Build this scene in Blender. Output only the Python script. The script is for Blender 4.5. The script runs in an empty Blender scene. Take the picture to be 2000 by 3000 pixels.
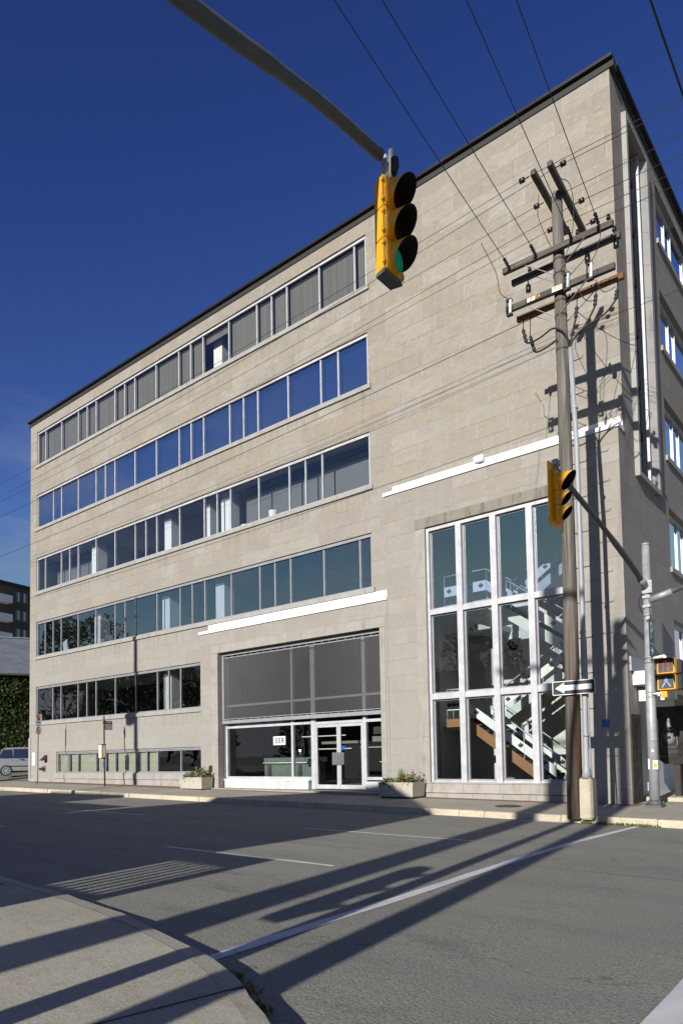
import bpy, bmesh, math, random
from mathutils import Vector, Matrix, Quaternion
random.seed(7)
S = bpy.context.scene
COL = S.collection
PI = math.pi

# ------------------------------------------------------------------ camera
CAM = Vector((5.722, -19.378, 1.6))
ROWS = [Vector((0.77515392, 0.63152071, -0.01783223)),
        Vector((-0.04671924, 0.02915096, -0.99848262)),
        Vector((-0.63004263, 0.77481082, 0.05210066))]
cd = bpy.data.cameras.new("camera")
cam = bpy.data.objects.new("camera", cd)
COL.objects.link(cam)
R = Matrix((ROWS[0], -ROWS[1], -ROWS[2])).transposed()
cam.matrix_world = Matrix.Translation(CAM) @ R.to_4x4()
cd.sensor_fit = 'HORIZONTAL'
cd.sensor_width = 36.0
cd.lens = 2058.287 / 2000 * 36.0
cd.shift_y = (2111.46 - 1500) / 2000
cd.clip_start = 0.05
cd.clip_end = 2000
S.camera = cam

# ------------------------------------------------------------------ light
SUNV = Vector((0.147, -1.0, 0.372)).normalized()
sl = bpy.data.lights.new("sun", 'SUN')
sl.energy = 5.0
sl.angle = math.radians(0.53)
sl.color = (1.0, 0.96, 0.885)
so = bpy.data.objects.new("sun", sl)
COL.objects.link(so)
so.rotation_euler = SUNV.to_track_quat('Z', 'Y').to_euler()
W = bpy.data.worlds.new("World")
S.world = W
W.use_nodes = True
wt = W.node_tree
wt.nodes.clear()
sky = wt.nodes.new('ShaderNodeTexSky')
sky.sky_type = 'NISHITA'
sky.sun_disc = False
sky.sun_elevation = math.asin(SUNV.z)
sky.sun_rotation = math.atan2(SUNV.x, SUNV.y)
sky.altitude = 0
sky.air_density = 1.0
sky.dust_density = 0.05
sky.ozone_density = 5.0
bg = wt.nodes.new('ShaderNodeBackground')
bg.inputs[1].default_value = 0.070
wo = wt.nodes.new('ShaderNodeOutputWorld')
# deep polarised blue of a clear autumn sky, with a few faint wisps low down
spx = wt.nodes.new('ShaderNodeSeparateColor')
cbx = wt.nodes.new('ShaderNodeCombineColor')
wt.links.new(sky.outputs[0], spx.inputs[0])
for ch, (pw, k, cap) in enumerate(((1.77, 0.88, 4.6), (1.65, 0.56, 4.6), (1.30, 0.83, 5.0))):
    pn = wt.nodes.new('ShaderNodeMath'); pn.operation = 'POWER'; pn.inputs[1].default_value = pw
    kn = wt.nodes.new('ShaderNodeMath'); kn.operation = 'MULTIPLY'; kn.inputs[1].default_value = k
    mn = wt.nodes.new('ShaderNodeMath'); mn.operation = 'MINIMUM'; mn.inputs[1].default_value = cap
    wt.links.new(spx.outputs[ch], pn.inputs[0]); wt.links.new(pn.outputs[0], kn.inputs[0]); wt.links.new(kn.outputs[0], mn.inputs[0])
    wt.links.new(mn.outputs[0], cbx.inputs[ch])
tc = wt.nodes.new('ShaderNodeTexCoord')
mp = wt.nodes.new('ShaderNodeMapping')
mp.inputs['Scale'].default_value = (3.0, 3.0, 11.0)
mp.inputs['Location'].default_value = (1.7, 0.9, 2.3)
nz = wt.nodes.new('ShaderNodeTexNoise')
nz.inputs['Scale'].default_value = 1.3
nz.inputs['Detail'].default_value = 5
nz.inputs['Roughness'].default_value = 0.6
rp = wt.nodes.new('ShaderNodeValToRGB')
rp.color_ramp.elements[0].position = 0.46
rp.color_ramp.elements[1].position = 0.72
sx = wt.nodes.new('ShaderNodeSeparateXYZ')
mr = wt.nodes.new('ShaderNodeMapRange')
mr.inputs[1].default_value = 0.50
mr.inputs[2].default_value = 0.28
mr.inputs[3].default_value = 0.0
mr.inputs[4].default_value = 0.60
mu = wt.nodes.new('ShaderNodeMath'); mu.operation = 'MULTIPLY'
mx = wt.nodes.new('ShaderNodeMix'); mx.data_type = 'RGBA'
wt.links.new(tc.outputs['Generated'], mp.inputs[0])
wt.links.new(mp.outputs[0], nz.inputs['Vector'])
wt.links.new(nz.outputs[0], rp.inputs[0])
wt.links.new(tc.outputs['Generated'], sx.inputs[0])
wt.links.new(sx.outputs[2], mr.inputs[0])
wt.links.new(rp.outputs[0], mu.inputs[0])
wt.links.new(mr.outputs[0], mu.inputs[1])
wt.links.new(mu.outputs[0], mx.inputs[0])
wt.links.new(cbx.outputs[0], mx.inputs[6])
mx.inputs[7].default_value = (3.6, 3.9, 5.0, 1)
wt.links.new(mx.outputs[2], bg.inputs[0])
wt.links.new(bg.outputs[0], wo.inputs[0])

S.view_settings.view_transform = 'Standard'
S.view_settings.look = 'None'
S.view_settings.exposure = 0.3
S.view_settings.gamma = 1
S.render.engine = 'CYCLES'
S.cycles.use_denoising = True
S.cycles.max_bounces = 8
S.cycles.transparent_max_bounces = 16
S.cycles.sample_clamp_indirect = 6
S.cycles.caustics_reflective = False
S.cycles.caustics_refractive = False

# ------------------------------------------------------------------ materials
class NT:
    def __init__(s, name):
        s.m = bpy.data.materials.new(name)
        s.m.use_nodes = True
        s.t = s.m.node_tree
        s.t.nodes.clear()
        s.out = s.n('ShaderNodeOutputMaterial')
    def n(s, t, **k):
        nd = s.t.nodes.new(t)
        for a, b in k.items(): setattr(nd, a, b)
        return nd
    def put(s, sock, v):
        if v is None: return
        if hasattr(v, 'is_linked') or hasattr(v, 'links'): s.t.links.new(v, sock)
        else: sock.default_value = v
    def math(s, op, a, b=None, c=None):
        nd = s.n('ShaderNodeMath', operation=op)
        for i, v in enumerate((a, b, c)): s.put(nd.inputs[i], v)
        return nd.outputs[0]
    def mix(s, f, a, b, blend='MIX'):
        nd = s.n('ShaderNodeMix', data_type='RGBA', blend_type=blend)
        s.put(nd.inputs[0], f); s.put(nd.inputs[6], a); s.put(nd.inputs[7], b)
        return nd.outputs[2]
    def pos(s):
        return s.n('ShaderNodeNewGeometry').outputs['Position']
    def obj(s):
        return s.n('ShaderNodeTexCoord').outputs['Object']
    def scale(s, v, sc):
        nd = s.n('ShaderNodeMapping'); s.put(nd.inputs[0], v); nd.inputs['Scale'].default_value = sc
        return nd.outputs[0]
    def noise(s, v, scale, detail=3, rough=0.55):
        nd = s.n('ShaderNodeTexNoise'); s.put(nd.inputs['Vector'], v)
        nd.inputs['Scale'].default_value = scale; nd.inputs['Detail'].default_value = detail
        nd.inputs['Roughness'].default_value = rough
        return nd.outputs[0]
    def ramp(s, v, stops):
        nd = s.n('ShaderNodeValToRGB'); s.put(nd.inputs[0], v)
        e = nd.color_ramp.elements
        while len(e) < len(stops): e.new(0.5)
        for i, (p, c) in enumerate(stops):
            e[i].position = p
            e[i].color = c if len(c) == 4 else (*c, 1)
        return nd.outputs[0]
    def rng(s, v, a, b, c=0.0, d=1.0):
        nd = s.n('ShaderNodeMapRange'); s.put(nd.inputs[0], v)
        for i, x in enumerate((a, b, c, d)): nd.inputs[i + 1].default_value = x
        return nd.outputs[0]
    def bsdf(s, col, rough=0.6, metal=0.0, bump=None, bs=0.3, bd=0.01, spec=None, emit=None, es=0):
        p = s.n('ShaderNodeBsdfPrincipled')
        s.put(p.inputs['Base Color'], col if not isinstance(col, tuple) else (*col[:3], 1))
        s.put(p.inputs['Roughness'], rough); s.put(p.inputs['Metallic'], metal)
        if spec is not None: p.inputs['Specular IOR Level'].default_value = spec
        if emit is not None:
            p.inputs['Emission Color'].default_value = (*emit, 1); p.inputs['Emission Strength'].default_value = es
        if bump is not None:
            b = s.n('ShaderNodeBump'); b.inputs['Strength'].default_value = bs; b.inputs['Distance'].default_value = bd
            s.put(b.inputs['Height'], bump); s.t.links.new(b.outputs[0], p.inputs['Normal'])
        s.t.links.new(p.outputs[0], s.out.inputs[0])
        return p

def plain(name, col, rough=0.6, metal=0.0, var=0.12, sc=3.0, bump=0.0, spec=None, emit=None, es=0):
    """a paint/metal/plastic surface with uneven tone so that it never reads flat"""
    t = NT(name)
    n = t.noise(t.obj(), sc, 5, 0.6)
    a = tuple(max(0, c * (1 - var)) for c in col); b = tuple(min(1, c * (1 + var)) for c in col)
    c = t.ramp(n, [(0.3, a), (0.7, b)])
    r = t.rng(n, 0.3, 0.7, max(0.02, rough - 0.06), min(1, rough + 0.08))
    t.bsdf(c, r, metal, n if bump else None, bump, 0.01, spec, emit, es)
    return t.m

def stone_mat(name, h=0.5143, z0=20.17, w=1.28, joints=True, base=None, dirt=1.0, tint=(0.635, 0.65, 0.70, 1)):
    t = NT(name)
    p = t.pos()
    sx = t.n('ShaderNodeSeparateXYZ'); t.put(sx.inputs[0], p)
    u = t.math('ADD', sx.outputs[0], sx.outputs[1])
    v = t.math('DIVIDE', t.math('SUBTRACT', sx.outputs[2], z0), h)
    row = t.math('FLOOR', v)
    wn = t.n('ShaderNodeTexWhiteNoise', noise_dimensions='1D'); t.put(wn.inputs['W'], row)
    ww = t.rng(wn.outputs[0], 0, 1, w * 0.82, w * 1.25)
    uu = t.math('DIVIDE', t.math('ADD', u, t.math('MULTIPLY', wn.outputs[0], 37.7)), ww)
    col = t.math('FLOOR', uu)
    fu = t.math('SUBTRACT', uu, col); fv = t.math('SUBTRACT', v, row)
    cv = t.n('ShaderNodeCombineXYZ'); t.put(cv.inputs[0], col); t.put(cv.inputs[1], row)
    w2 = t.n('ShaderNodeTexWhiteNoise', noise_dimensions='3D'); t.put(w2.inputs['Vector'], cv.outputs[0])
    rnd = w2.outputs[0]
    tone = t.ramp(rnd, base or [(0.0, (0.43, 0.375, 0.29)), (0.25, (0.50, 0.455, 0.375)), (0.5, (0.405, 0.36, 0.285)), (0.75, (0.47, 0.385, 0.275)), (1.0, (0.52, 0.475, 0.395))])
    # soft mottling inside each block and rain streaks running down
    off = t.n('ShaderNodeVectorMath', operation='MULTIPLY_ADD')
    t.put(off.inputs[0], w2.outputs[1]); off.inputs[1].default_value = (9, 9, 9); t.put(off.inputs[2], p)
    m1 = t.noise(t.scale(off.outputs[0], (1.2, 1.2, 2.6)), 1.6, 5, 0.62)
    m2 = t.noise(t.scale(p, (2.2, 2.2, 0.22)), 1.5, 4, 0.6)
    m3 = t.noise(p, 24, 3, 0.6)
    c = t.mix(t.rng(m1, 0.35, 0.7, 0, 0.7), tone, (0.385, 0.325, 0.24, 1))
    c = t.mix(t.rng(m2, 0.52, 0.75, 0, 0.30 * dirt), c, (0.31, 0.28, 0.23, 1))
    c = t.mix(t.rng(m2, 0.46, 0.25, 0, 0.25), c, (0.54, 0.51, 0.45, 1))
    c = t.mix(t.rng(m3, 0.35, 0.65, 0, 0.16), c, (0.33, 0.30, 0.26, 1))
    m4 = t.noise(t.scale(off.outputs[0], (1, 1, 1.5)), 7.0, 5, 0.7)
    c = t.mix(t.rng(m4, 0.54, 0.70, 0, 0.5), c, (0.58, 0.555, 0.50, 1))
    c = t.mix(t.rng(m4, 0.46, 0.32, 0, 0.3), c, (0.33, 0.29, 0.225, 1))
    if joints:
        dh = t.math('MULTIPLY', t.math('MINIMUM', fv, t.math('SUBTRACT', 1.0, fv)), h)
        dv = t.math('MULTIPLY', t.math('MINIMUM', fu, t.math('SUBTRACT', 1.0, fu)), ww)
        jh = t.math('LESS_THAN', dh, 0.006)
        jv = t.math('LESS_THAN', dv, 0.006)
        pick = t.math('GREATER_THAN', t.noise(t.scale(p, (0.6, 0.6, 1.4)), 1.0, 2), 0.5)
        c = t.mix(jh, c, t.mix(pick, (0.19, 0.17, 0.145, 1), (0.44, 0.42, 0.38, 1)))
        c = t.mix(jv, c, t.mix(pick, (0.60, 0.58, 0.53, 1), (0.34, 0.31, 0.27, 1)))
        edge = t.math('MINIMUM', dh, dv)
        hgt = t.math('ADD', t.rng(edge, 0, 0.012, 0, 1), t.math('MULTIPLY', m3, 0.25))
    else:
        hgt = m3
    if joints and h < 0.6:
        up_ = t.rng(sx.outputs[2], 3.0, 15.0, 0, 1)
        c = t.mix(t.math('MULTIPLY', t.math('SUBTRACT', 1.0, up_), 0.5), c, (0.50, 0.475, 0.425, 1))  # lower courses paler and greyer: part stone tone, part painted-in bounce light
        q = t.math('MULTIPLY', t.math('FRACT', t.math('DIVIDE', t.math('SUBTRACT', 18.09, sx.outputs[2]), 3.605)), 3.605)
        stz = t.math('MULTIPLY', t.rng(q, 0.0, 0.8, 1, 0), t.math('LESS_THAN', sx.outputs[0], -8.3))
        sts = t.rng(t.noise(t.scale(p, (5.5, 1, 0.25)), 1.0, 3, 0.6), 0.48, 0.68, 0, 0.5)
        c = t.mix(t.math('MULTIPLY', stz, sts), c, (0.27, 0.24, 0.20, 1))
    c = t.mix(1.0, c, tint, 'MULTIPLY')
    t.bsdf(c, 0.82, 0, hgt, 0.35, 0.006, 0.25)
    return t.m

def trim_mat(name, base=((0.40, 0.37, 0.31), (0.50, 0.46, 0.39)), stain=0.5, spot=(0.20, 0.18, 0.15), tint=(0.70, 0.71, 0.755, 1)):
    t = NT(name)
    p = t.pos()
    n = t.noise(t.scale(p, (1, 1, 1)), 2.2, 5, 0.6)
    s_ = t.noise(t.scale(p, (3.2, 3.2, 0.55)), 1.3, 4, 0.65)
    f = t.noise(p, 30, 2)
    c = t.ramp(n, [(0.3, base[0]), (0.7, base[1])])
    c = t.mix(t.rng(s_, 0.55, 0.72, 0, stain), c, (*spot, 1))
    c = t.mix(1.0, c, tint, 'MULTIPLY')
    t.bsdf(c, 0.8, 0, f, 0.2, 0.004, 0.25)
    return t.m

def asphalt_mat(name):
    t = NT(name)
    p = t.pos()
    big = t.noise(t.scale(p, (0.25, 1.0, 1)), 0.55, 4, 0.6)
    mid = t.noise(p, 2.3, 4, 0.65)
    fine = t.noise(p, 55, 3, 0.75)
    vor = t.n('ShaderNodeTexVoronoi', feature='F1'); t.put(vor.inputs['Vector'], p); vor.inputs['Scale'].default_value = 42
    c = t.ramp(big, [(0.3, (0.135, 0.132, 0.125)), (0.7, (0.185, 0.180, 0.170))])
    c = t.mix(t.rng(mid, 0.4, 0.72, 0, 0.35), c, (0.105, 0.103, 0.10, 1))
    c = t.mix(t.rng(fine, 0.42, 0.70, 0.0, 0.75), c, (0.30, 0.29, 0.275, 1))
    c = t.mix(t.rng(fine, 0.46, 0.28, 0.0, 0.7), c, (0.055, 0.055, 0.055, 1))
    # tyre-worn bands along the lanes
    sx = t.n('ShaderNodeSeparateXYZ'); t.put(sx.inputs[0], p)
    wob = t.math('ADD', sx.outputs[1], t.math('MULTIPLY', t.noise(p, 0.3, 2), 0.8))
    wv = t.math('SINE', t.math('MULTIPLY', wob, 3.4))
    c = t.mix(t.rng(wv, 0.4, 1.0, 0, 0.18), c, (0.11, 0.11, 0.112, 1))
    # hairline cracks
    cr = t.n('ShaderNodeTexVoronoi', feature='DISTANCE_TO_EDGE')
    dn = t.n('ShaderNodeVectorMath', operation='MULTIPLY_ADD')
    nc = t.n('ShaderNodeTexNoise'); t.put(nc.inputs['Vector'], p); nc.inputs['Scale'].default_value = 1.4; nc.inputs['Detail'].default_value = 4
    t.put(dn.inputs[0], nc.outputs[1]); dn.inputs[1].default_value = (1.2, 1.2, 0); t.put(dn.inputs[2], t.scale(p, (0.35, 0.8, 1)))
    t.put(cr.inputs['Vector'], dn.outputs[0]); cr.inputs['Scale'].default_value = 0.55
    crk = t.math('MULTIPLY', t.math('LESS_THAN', cr.outputs['Distance'], 0.0042), t.math('GREATER_THAN', t.noise(p, 0.5, 2), 0.5))
    c = t.mix(t.math('MULTIPLY', crk, 0.45), c, (0.05, 0.05, 0.05, 1))
    oil = t.noise(t.scale(p, (0.5, 1.6, 1)), 1.3, 3, 0.5)
    c = t.mix(t.rng(oil, 0.60, 0.74, 0, 0.45), c, (0.075, 0.075, 0.078, 1))
    pale = t.noise(t.scale(p, (0.16, 0.9, 1)), 0.9, 3, 0.5)
    c = t.mix(t.rng(pale, 0.52, 0.70, 0, 0.35), c, (0.23, 0.225, 0.21, 1))
    se = t.math('LESS_THAN', t.math('ABSOLUTE', t.math('ADD', t.math('ADD', sx.outputs[1], 9.65), t.math('MULTIPLY', t.noise(p, 0.8, 3), 0.25))), 0.018)
    c = t.mix(t.math('MULTIPLY', se, 0.5), c, (0.045, 0.045, 0.047, 1))
    c = t.mix(1.0, c, (1.24, 1.24, 1.10, 1), 'MULTIPLY')
    hgt = t.math('ADD', t.math('MULTIPLY', fine, 0.8), t.math('MULTIPLY', vor.outputs['Distance'], 0.6))
    t.bsdf(c, 0.85, 0, hgt, 0.55, 0.012, 0.3)
    return t.m

def concrete_mat(name, a=(0.30, 0.265, 0.205), b=(0.42, 0.375, 0.30), rust=0.0, slabs=0.0):
    t = NT(name)
    p = t.pos()
    n = t.noise(p, 0.8, 5, 0.65)
    f = t.noise(p, 48, 3, 0.7)
    g = t.noise(p, 7, 4, 0.6)
    c = t.ramp(n, [(0.32, a), (0.68, b)])
    c = t.mix(t.rng(g, 0.5, 0.72, 0, 0.35), c, tuple(x * 0.62 for x in a) + (1,))
    c = t.mix(t.rng(f, 0.45, 0.72, 0, 0.5), c, tuple(min(1, x * 1.4) for x in b) + (1,))
    c = t.mix(t.rng(f, 0.44, 0.28, 0, 0.5), c, tuple(x * 0.5 for x in a) + (1,))
    if rust:
        r1 = t.noise(t.scale(p, (1.3, 3.0, 1)), 1.1, 5, 0.7)
        c = t.mix(t.rng(r1, 0.60, 0.74, 0, rust), c, (0.30, 0.17, 0.06, 1))
    if slabs:
        sx = t.n('ShaderNodeSeparateXYZ'); t.put(sx.inputs[0], p)
        q = t.math('FRACT', t.math('DIVIDE', t.math('ADD', sx.outputs[0], 100.3), slabs))
        j = t.math('LESS_THAN', t.math('MULTIPLY', t.math('MINIMUM', q, t.math('SUBTRACT', 1.0, q)), slabs), 0.008)
        c = t.mix(t.math('MULTIPLY', j, 0.75), c, (0.09, 0.08, 0.065, 1))
    t.bsdf(c, 0.88, 0, t.math('ADD', f, g), 0.4, 0.008, 0.25)
    return t.m

def brick_mat(name, c1, c2, mo, scale=1.0, bw=0.22, bh=0.075):
    t = NT(name)
    p = t.pos()
    sx = t.n('ShaderNodeSeparateXYZ'); t.put(sx.inputs[0], p)
    cv = t.n('ShaderNodeCombineXYZ'); t.put(cv.inputs[0], t.math('ADD', sx.outputs[0], sx.outputs[1])); t.put(cv.inputs[1], sx.outputs[2])
    b = t.n('ShaderNodeTexBrick'); t.put(b.inputs['Vector'], cv.outputs[0])
    b.inputs['Color1'].default_value = (*c1, 1); b.inputs['Color2'].default_value = (*c2, 1); b.inputs['Mortar'].default_value = (*mo, 1)
    b.inputs['Scale'].default_value = scale; b.inputs['Brick Width'].default_value = bw; b.inputs['Row Height'].default_value = bh
    b.inputs['Mortar Size'].default_value = 0.008
    c = t.mix(t.rng(t.noise(p, 3, 4), 0.4, 0.7, 0, 0.4), b.outputs[0], tuple(x * 0.6 for x in c1) + (1,))
    t.bsdf(c, 0.85)
    return t.m

def paver_mat(name):
    t = NT(name)
    p = t.pos()
    b = t.n('ShaderNodeTexBrick'); t.put(b.inputs['Vector'], p)
    b.inputs['Color1'].default_value = (0.27, 0.115, 0.085, 1); b.inputs['Color2'].default_value = (0.20, 0.10, 0.08, 1)
    b.inputs['Mortar'].default_value = (0.13, 0.10, 0.085, 1); b.inputs['Scale'].default_value = 1
    b.inputs['Brick Width'].default_value = 0.2; b.inputs['Row Height'].default_value = 0.1; b.inputs['Mortar Size'].default_value = 0.006
    c = t.mix(t.rng(t.noise(p, 4, 4), 0.4, 0.7, 0, 0.5), b.outputs[0], (0.20, 0.16, 0.13, 1))
    t.bsdf(c, 0.9)
    return t.m

def glass_mat(name, tint=(0.62, 0.68, 0.74), f0=0.22, rough=0.0, wav=0.005):
    t = NT(name)
    tr = t.n('ShaderNodeBsdfTransparent'); tr.inputs[0].default_value = (*tint, 1)
    gl = t.n('ShaderNodeBsdfGlossy'); gl.inputs['Color'].default_value = (0.93, 0.96, 1.0, 1); gl.inputs['Roughness'].default_value = rough
    p = t.pos()
    nb = t.noise(p, 0.7, 2)
    b = t.n('ShaderNodeBump'); b.inputs['Strength'].default_value = wav; b.inputs['Distance'].default_value = 0.5
    t.put(b.inputs['Height'], nb); t.t.links.new(b.outputs[0], gl.inputs['Normal'])
    ge = t.n('ShaderNodeNewGeometry')
    dt = t.n('ShaderNodeVectorMath', operation='DOT_PRODUCT'); t.put(dt.inputs[0], ge.outputs['Normal']); t.put(dt.inputs[1], ge.outputs['Incoming'])
    fr = t.math('ADD', t.math('MULTIPLY', t.math('POWER', t.math('SUBTRACT', 1.0, t.math('ABSOLUTE', dt.outputs['Value'])), 5.0), 0.92), 0.05)
    dust = t.noise(t.scale(p, (1, 1, 0.6)), 2.0, 3)
    f = t.math('ADD', t.math('ADD', t.math('MULTIPLY', fr, 1.6), f0 - 0.05), t.math('MULTIPLY', dust, 0.04))
    f = t.math('MULTIPLY', t.math('MINIMUM', f, 0.95), t.math('SUBTRACT', 1.0, ge.outputs['Backfacing']))
    ms = t.n('ShaderNodeMixShader'); t.put(ms.inputs[0], f)
    t.t.links.new(tr.outputs[0], ms.inputs[1]); t.t.links.new(gl.outputs[0], ms.inputs[2])
    t.t.links.new(ms.outputs[0], t.out.inputs[0])
    return t.m

def mesh_screen_mat(name):
    t = NT(name)
    p = t.pos()
    sx = t.n('ShaderNodeSeparateXYZ'); t.put(sx.inputs[0], p)
    rib = t.math('SINE', t.math('MULTIPLY', sx.outputs[0], 2 * PI / 0.075))
    n = t.noise(t.scale(p, (6, 1, 0.4)), 1.2, 3)
    c = t.mix(t.rng(rib, -0.8, 0.9, 0, 1), (0.05, 0.05, 0.052, 1), (0.088, 0.087, 0.087, 1))
    c = t.mix(t.rng(n, 0.4, 0.7, 0, 0.4), c, (0.075, 0.07, 0.066, 1))
    p_ = t.bsdf(c, 0.55, 0.3, rib, 0.4, 0.01)
    tr = t.n('ShaderNodeBsdfTransparent')
    ms = t.n('ShaderNodeMixShader'); ms.inputs[0].default_value = 0.40
    t.t.links.new(p_.outputs[0], ms.inputs[1]); t.t.links.new(tr.outputs[0], ms.inputs[2])
    t.t.links.new(ms.outputs[0], t.out.inputs[0])
    return t.m

def wood_mat(name, a=(0.066, 0.058, 0.051), b=(0.235, 0.217, 0.19), axis=2, stain=True):
    t = NT(name)
    p = t.obj()
    sc = [22.0, 22.0, 22.0]; sc[axis] = 0.7
    g = t.noise(t.scale(p, tuple(sc)), 1.0, 5, 0.6)
    g2 = t.noise(t.scale(p, tuple(x * 0.4 for x in sc)), 1.0, 3, 0.6)
    c = t.ramp(g, [(0.30, a), (0.52, tuple((x + y) / 2 for x, y in zip(a, b))), (0.72, b)])
    c = t.mix(t.rng(g2, 0.5, 0.7, 0, 0.5), c, tuple(x * 0.8 for x in a) + (1,))
    if stain:
        sx = t.n('ShaderNodeSeparateXYZ'); t.put(sx.inputs[0], t.pos())
        w = t.math('MULTIPLY', t.rng(sx.outputs[2], 7.0, 1.0, 0, 1), t.rng(g2, 0.46, 0.62, 0, 0.55))
        c = t.mix(w, c, (0.15, 0.062, 0.028, 1))
    t.bsdf(c, 0.85, 0, g, 0.6, 0.012, 0.2)
    return t.m

def leaf_mat(name, a, b):
    t = NT(name)
    oi = t.n('ShaderNodeNewGeometry')
    c = t.ramp(oi.outputs['Random Per Island'], [(0.0, a), (0.6, tuple((x + y) / 2 for x, y in zip(a, b))), (1.0, b)])
    p = t.bsdf(c, 0.5, 0, None, spec=0.4)
    tl = t.n('ShaderNodeBsdfTranslucent'); t.put(tl.inputs[0], c)
    ms = t.n('ShaderNodeMixShader'); ms.inputs[0].default_value = 0.25
    t.t.links.new(p.outputs[0], ms.inputs[1]); t.t.links.new(tl.outputs[0], ms.inputs[2])
    t.t.links.new(ms.outputs[0], t.out.inputs[0])
    return t.m

def blind_mat(name, a, b, per, axis='x', rough=0.8):
    t = NT(name)
    sx = t.n('ShaderNodeSeparateXYZ'); t.put(sx.inputs[0], t.pos())
    k = sx.outputs[0] if axis == 'x' else sx.outputs[2]
    q = t.math('DIVIDE', k, per)
    fr = t.math('FRACT', q)
    wn = t.n('ShaderNodeTexWhiteNoise', noise_dimensions='1D'); t.put(wn.inputs['W'], t.math('FLOOR', q))
    f = t.math('ADD', t.math('MULTIPLY', fr, 0.5), t.math('MULTIPLY', wn.outputs[0], 0.5))
    c = t.mix(f, (*a, 1), (*b, 1))
    t.bsdf(c, rough)
    return t.m

def emit_mat(name, col, st):
    t = NT(name)
    e = t.n('ShaderNodeEmission'); e.inputs[0].default_value = (*col, 1); e.inputs[1].default_value = st
    t.t.links.new(e.outputs[0], t.out.inputs[0])
    return t.m

M = {}
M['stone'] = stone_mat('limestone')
M['trim'] = trim_mat('dressed_stone')
M['dirty'] = trim_mat('stained_lintel_stone', ((0.27, 0.245, 0.195), (0.35, 0.315, 0.25)), 0.75, (0.09, 0.085, 0.075))
M['sill'] = trim_mat('sill_stone', ((0.40, 0.385, 0.35), (0.50, 0.475, 0.42)), 0.35)
M['plinth'] = trim_mat('plinth_stone', ((0.40, 0.37, 0.31), (0.54, 0.50, 0.44)), 0.55, (0.27, 0.20, 0.10))
M['granite'] = stone_mat('dark_granite', 0.85, 0.2, 1.3, True, [(0, (0.075, 0.072, 0.066)), (1, (0.11, 0.105, 0.095))], 1.0, (0.3, 0.3, 0.3, 1))
M['wgranite'] = trim_mat('pale_granite', ((0.50, 0.50, 0.50), (0.66, 0.66, 0.66)), 0.15, (0.40, 0.40, 0.40), (0.9, 0.9, 0.9, 1))
M['alu'] = plain('anodised_aluminium', (0.49, 0.49, 0.515), 0.45, 0.15, 0.12)
M['alud'] = plain('grey_aluminium', (0.33, 0.335, 0.36), 0.45, 0.3, 0.08)
M['flash'] = trim_mat('white_metal_flashing', ((0.66, 0.67, 0.69), (0.78, 0.79, 0.81)), 0.45, (0.42, 0.41, 0.40), (1, 1, 1, 1))
M['fascia'] = plain('dark_roof_fascia', (0.013, 0.011, 0.010), 0.5, 0.2, 0.2, 0.8)
M['asphalt'] = asphalt_mat('asphalt')
M['conc'] = concrete_mat('pavement_concrete', (0.30, 0.27, 0.21), (0.41, 0.37, 0.295), 0, 1.52)
M['concn'] = concrete_mat('near_pavement_concrete', (0.31, 0.285, 0.225), (0.43, 0.395, 0.315), 0.6)
M['kerb'] = concrete_mat('kerb_concrete', (0.36, 0.31, 0.23), (0.55, 0.48, 0.37), 0.25, 1.9)
M['block'] = concrete_mat('cast_concrete', (0.34, 0.30, 0.225), (0.50, 0.45, 0.35))
M['paver'] = paver_mat('brick_pavers')
M['paint'] = trim_mat('road_paint', ((0.60, 0.60, 0.585), (0.78, 0.78, 0.76)), 0.55, (0.28, 0.28, 0.27), (0.85, 0.85, 0.85, 1))
M['glass'] = glass_mat('window_glass', (0.91, 0.93, 0.95), 0.08)
M['glasss'] = glass_mat('upper_stair_glass', (0.86, 0.90, 0.97), 0.26)
M['glass5'] = glass_mat('top_row_glass', (0.93, 0.94, 0.93), 0.05)
M['glass2'] = glass_mat('second_row_glass', (0.88, 0.91, 0.96), 0.27)
M['glass1'] = glass_mat('first_row_glass', (0.85, 0.87, 0.87), 0.10)
M['glassb'] = glass_mat('blue_reflecting_glass', (0.75, 0.80, 0.86), 0.50)
M['glassc'] = glass_mat('clear_glass', (0.95, 0.97, 0.96), 0.05)
M['screen'] = mesh_screen_mat('ribbed_metal_mesh')
M['room'] = plain('room_plaster', (0.50, 0.49, 0.46), 0.9, 0, 0.05, 0.4)
M['ceil'] = plain('ceiling_tile', (0.55, 0.55, 0.56), 0.9, 0, 0.05, 0.4)
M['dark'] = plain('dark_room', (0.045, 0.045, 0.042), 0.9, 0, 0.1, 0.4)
M['roomfloor'] = plain('room_floor', (0.16, 0.15, 0.14), 0.7, 0, 0.1, 0.4)
M['white'] = plain('white_column_paint', (0.80, 0.80, 0.77), 0.7, 0, 0.03)
M['blindv'] = blind_mat('vertical_blind', (0.115, 0.110, 0.094), (0.185, 0.175, 0.15), 0.13)
M['blindh'] = blind_mat('venetian_blind', (0.27, 0.255, 0.205), (0.39, 0.37, 0.30), 0.055, 'z')
M['blindd'] = plain('navy_blind', (0.06, 0.075, 0.11), 0.8)
M['lobbyg'] = plain('frosted_green_glass', (0.125, 0.155, 0.14), 0.25, 0, 0.06)
M['orange'] = plain('wood_panel', (0.20, 0.075, 0.025), 0.5, 0, 0.2)
M['steel'] = plain('brushed_steel', (0.42, 0.42, 0.41), 0.35, 0.8, 0.1, 9)
M['galv'] = plain('galvanised_steel', (0.36, 0.365, 0.37), 0.5, 0.25, 0.14, 7)
M['galvd'] = plain('weathered_steel_arm', (0.085, 0.092, 0.088), 0.6, 0.0, 0.18, 5)
M['yellow'] = plain('signal_yellow', (0.78, 0.38, 0.012), 0.38, 0, 0.08, 4)
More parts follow.
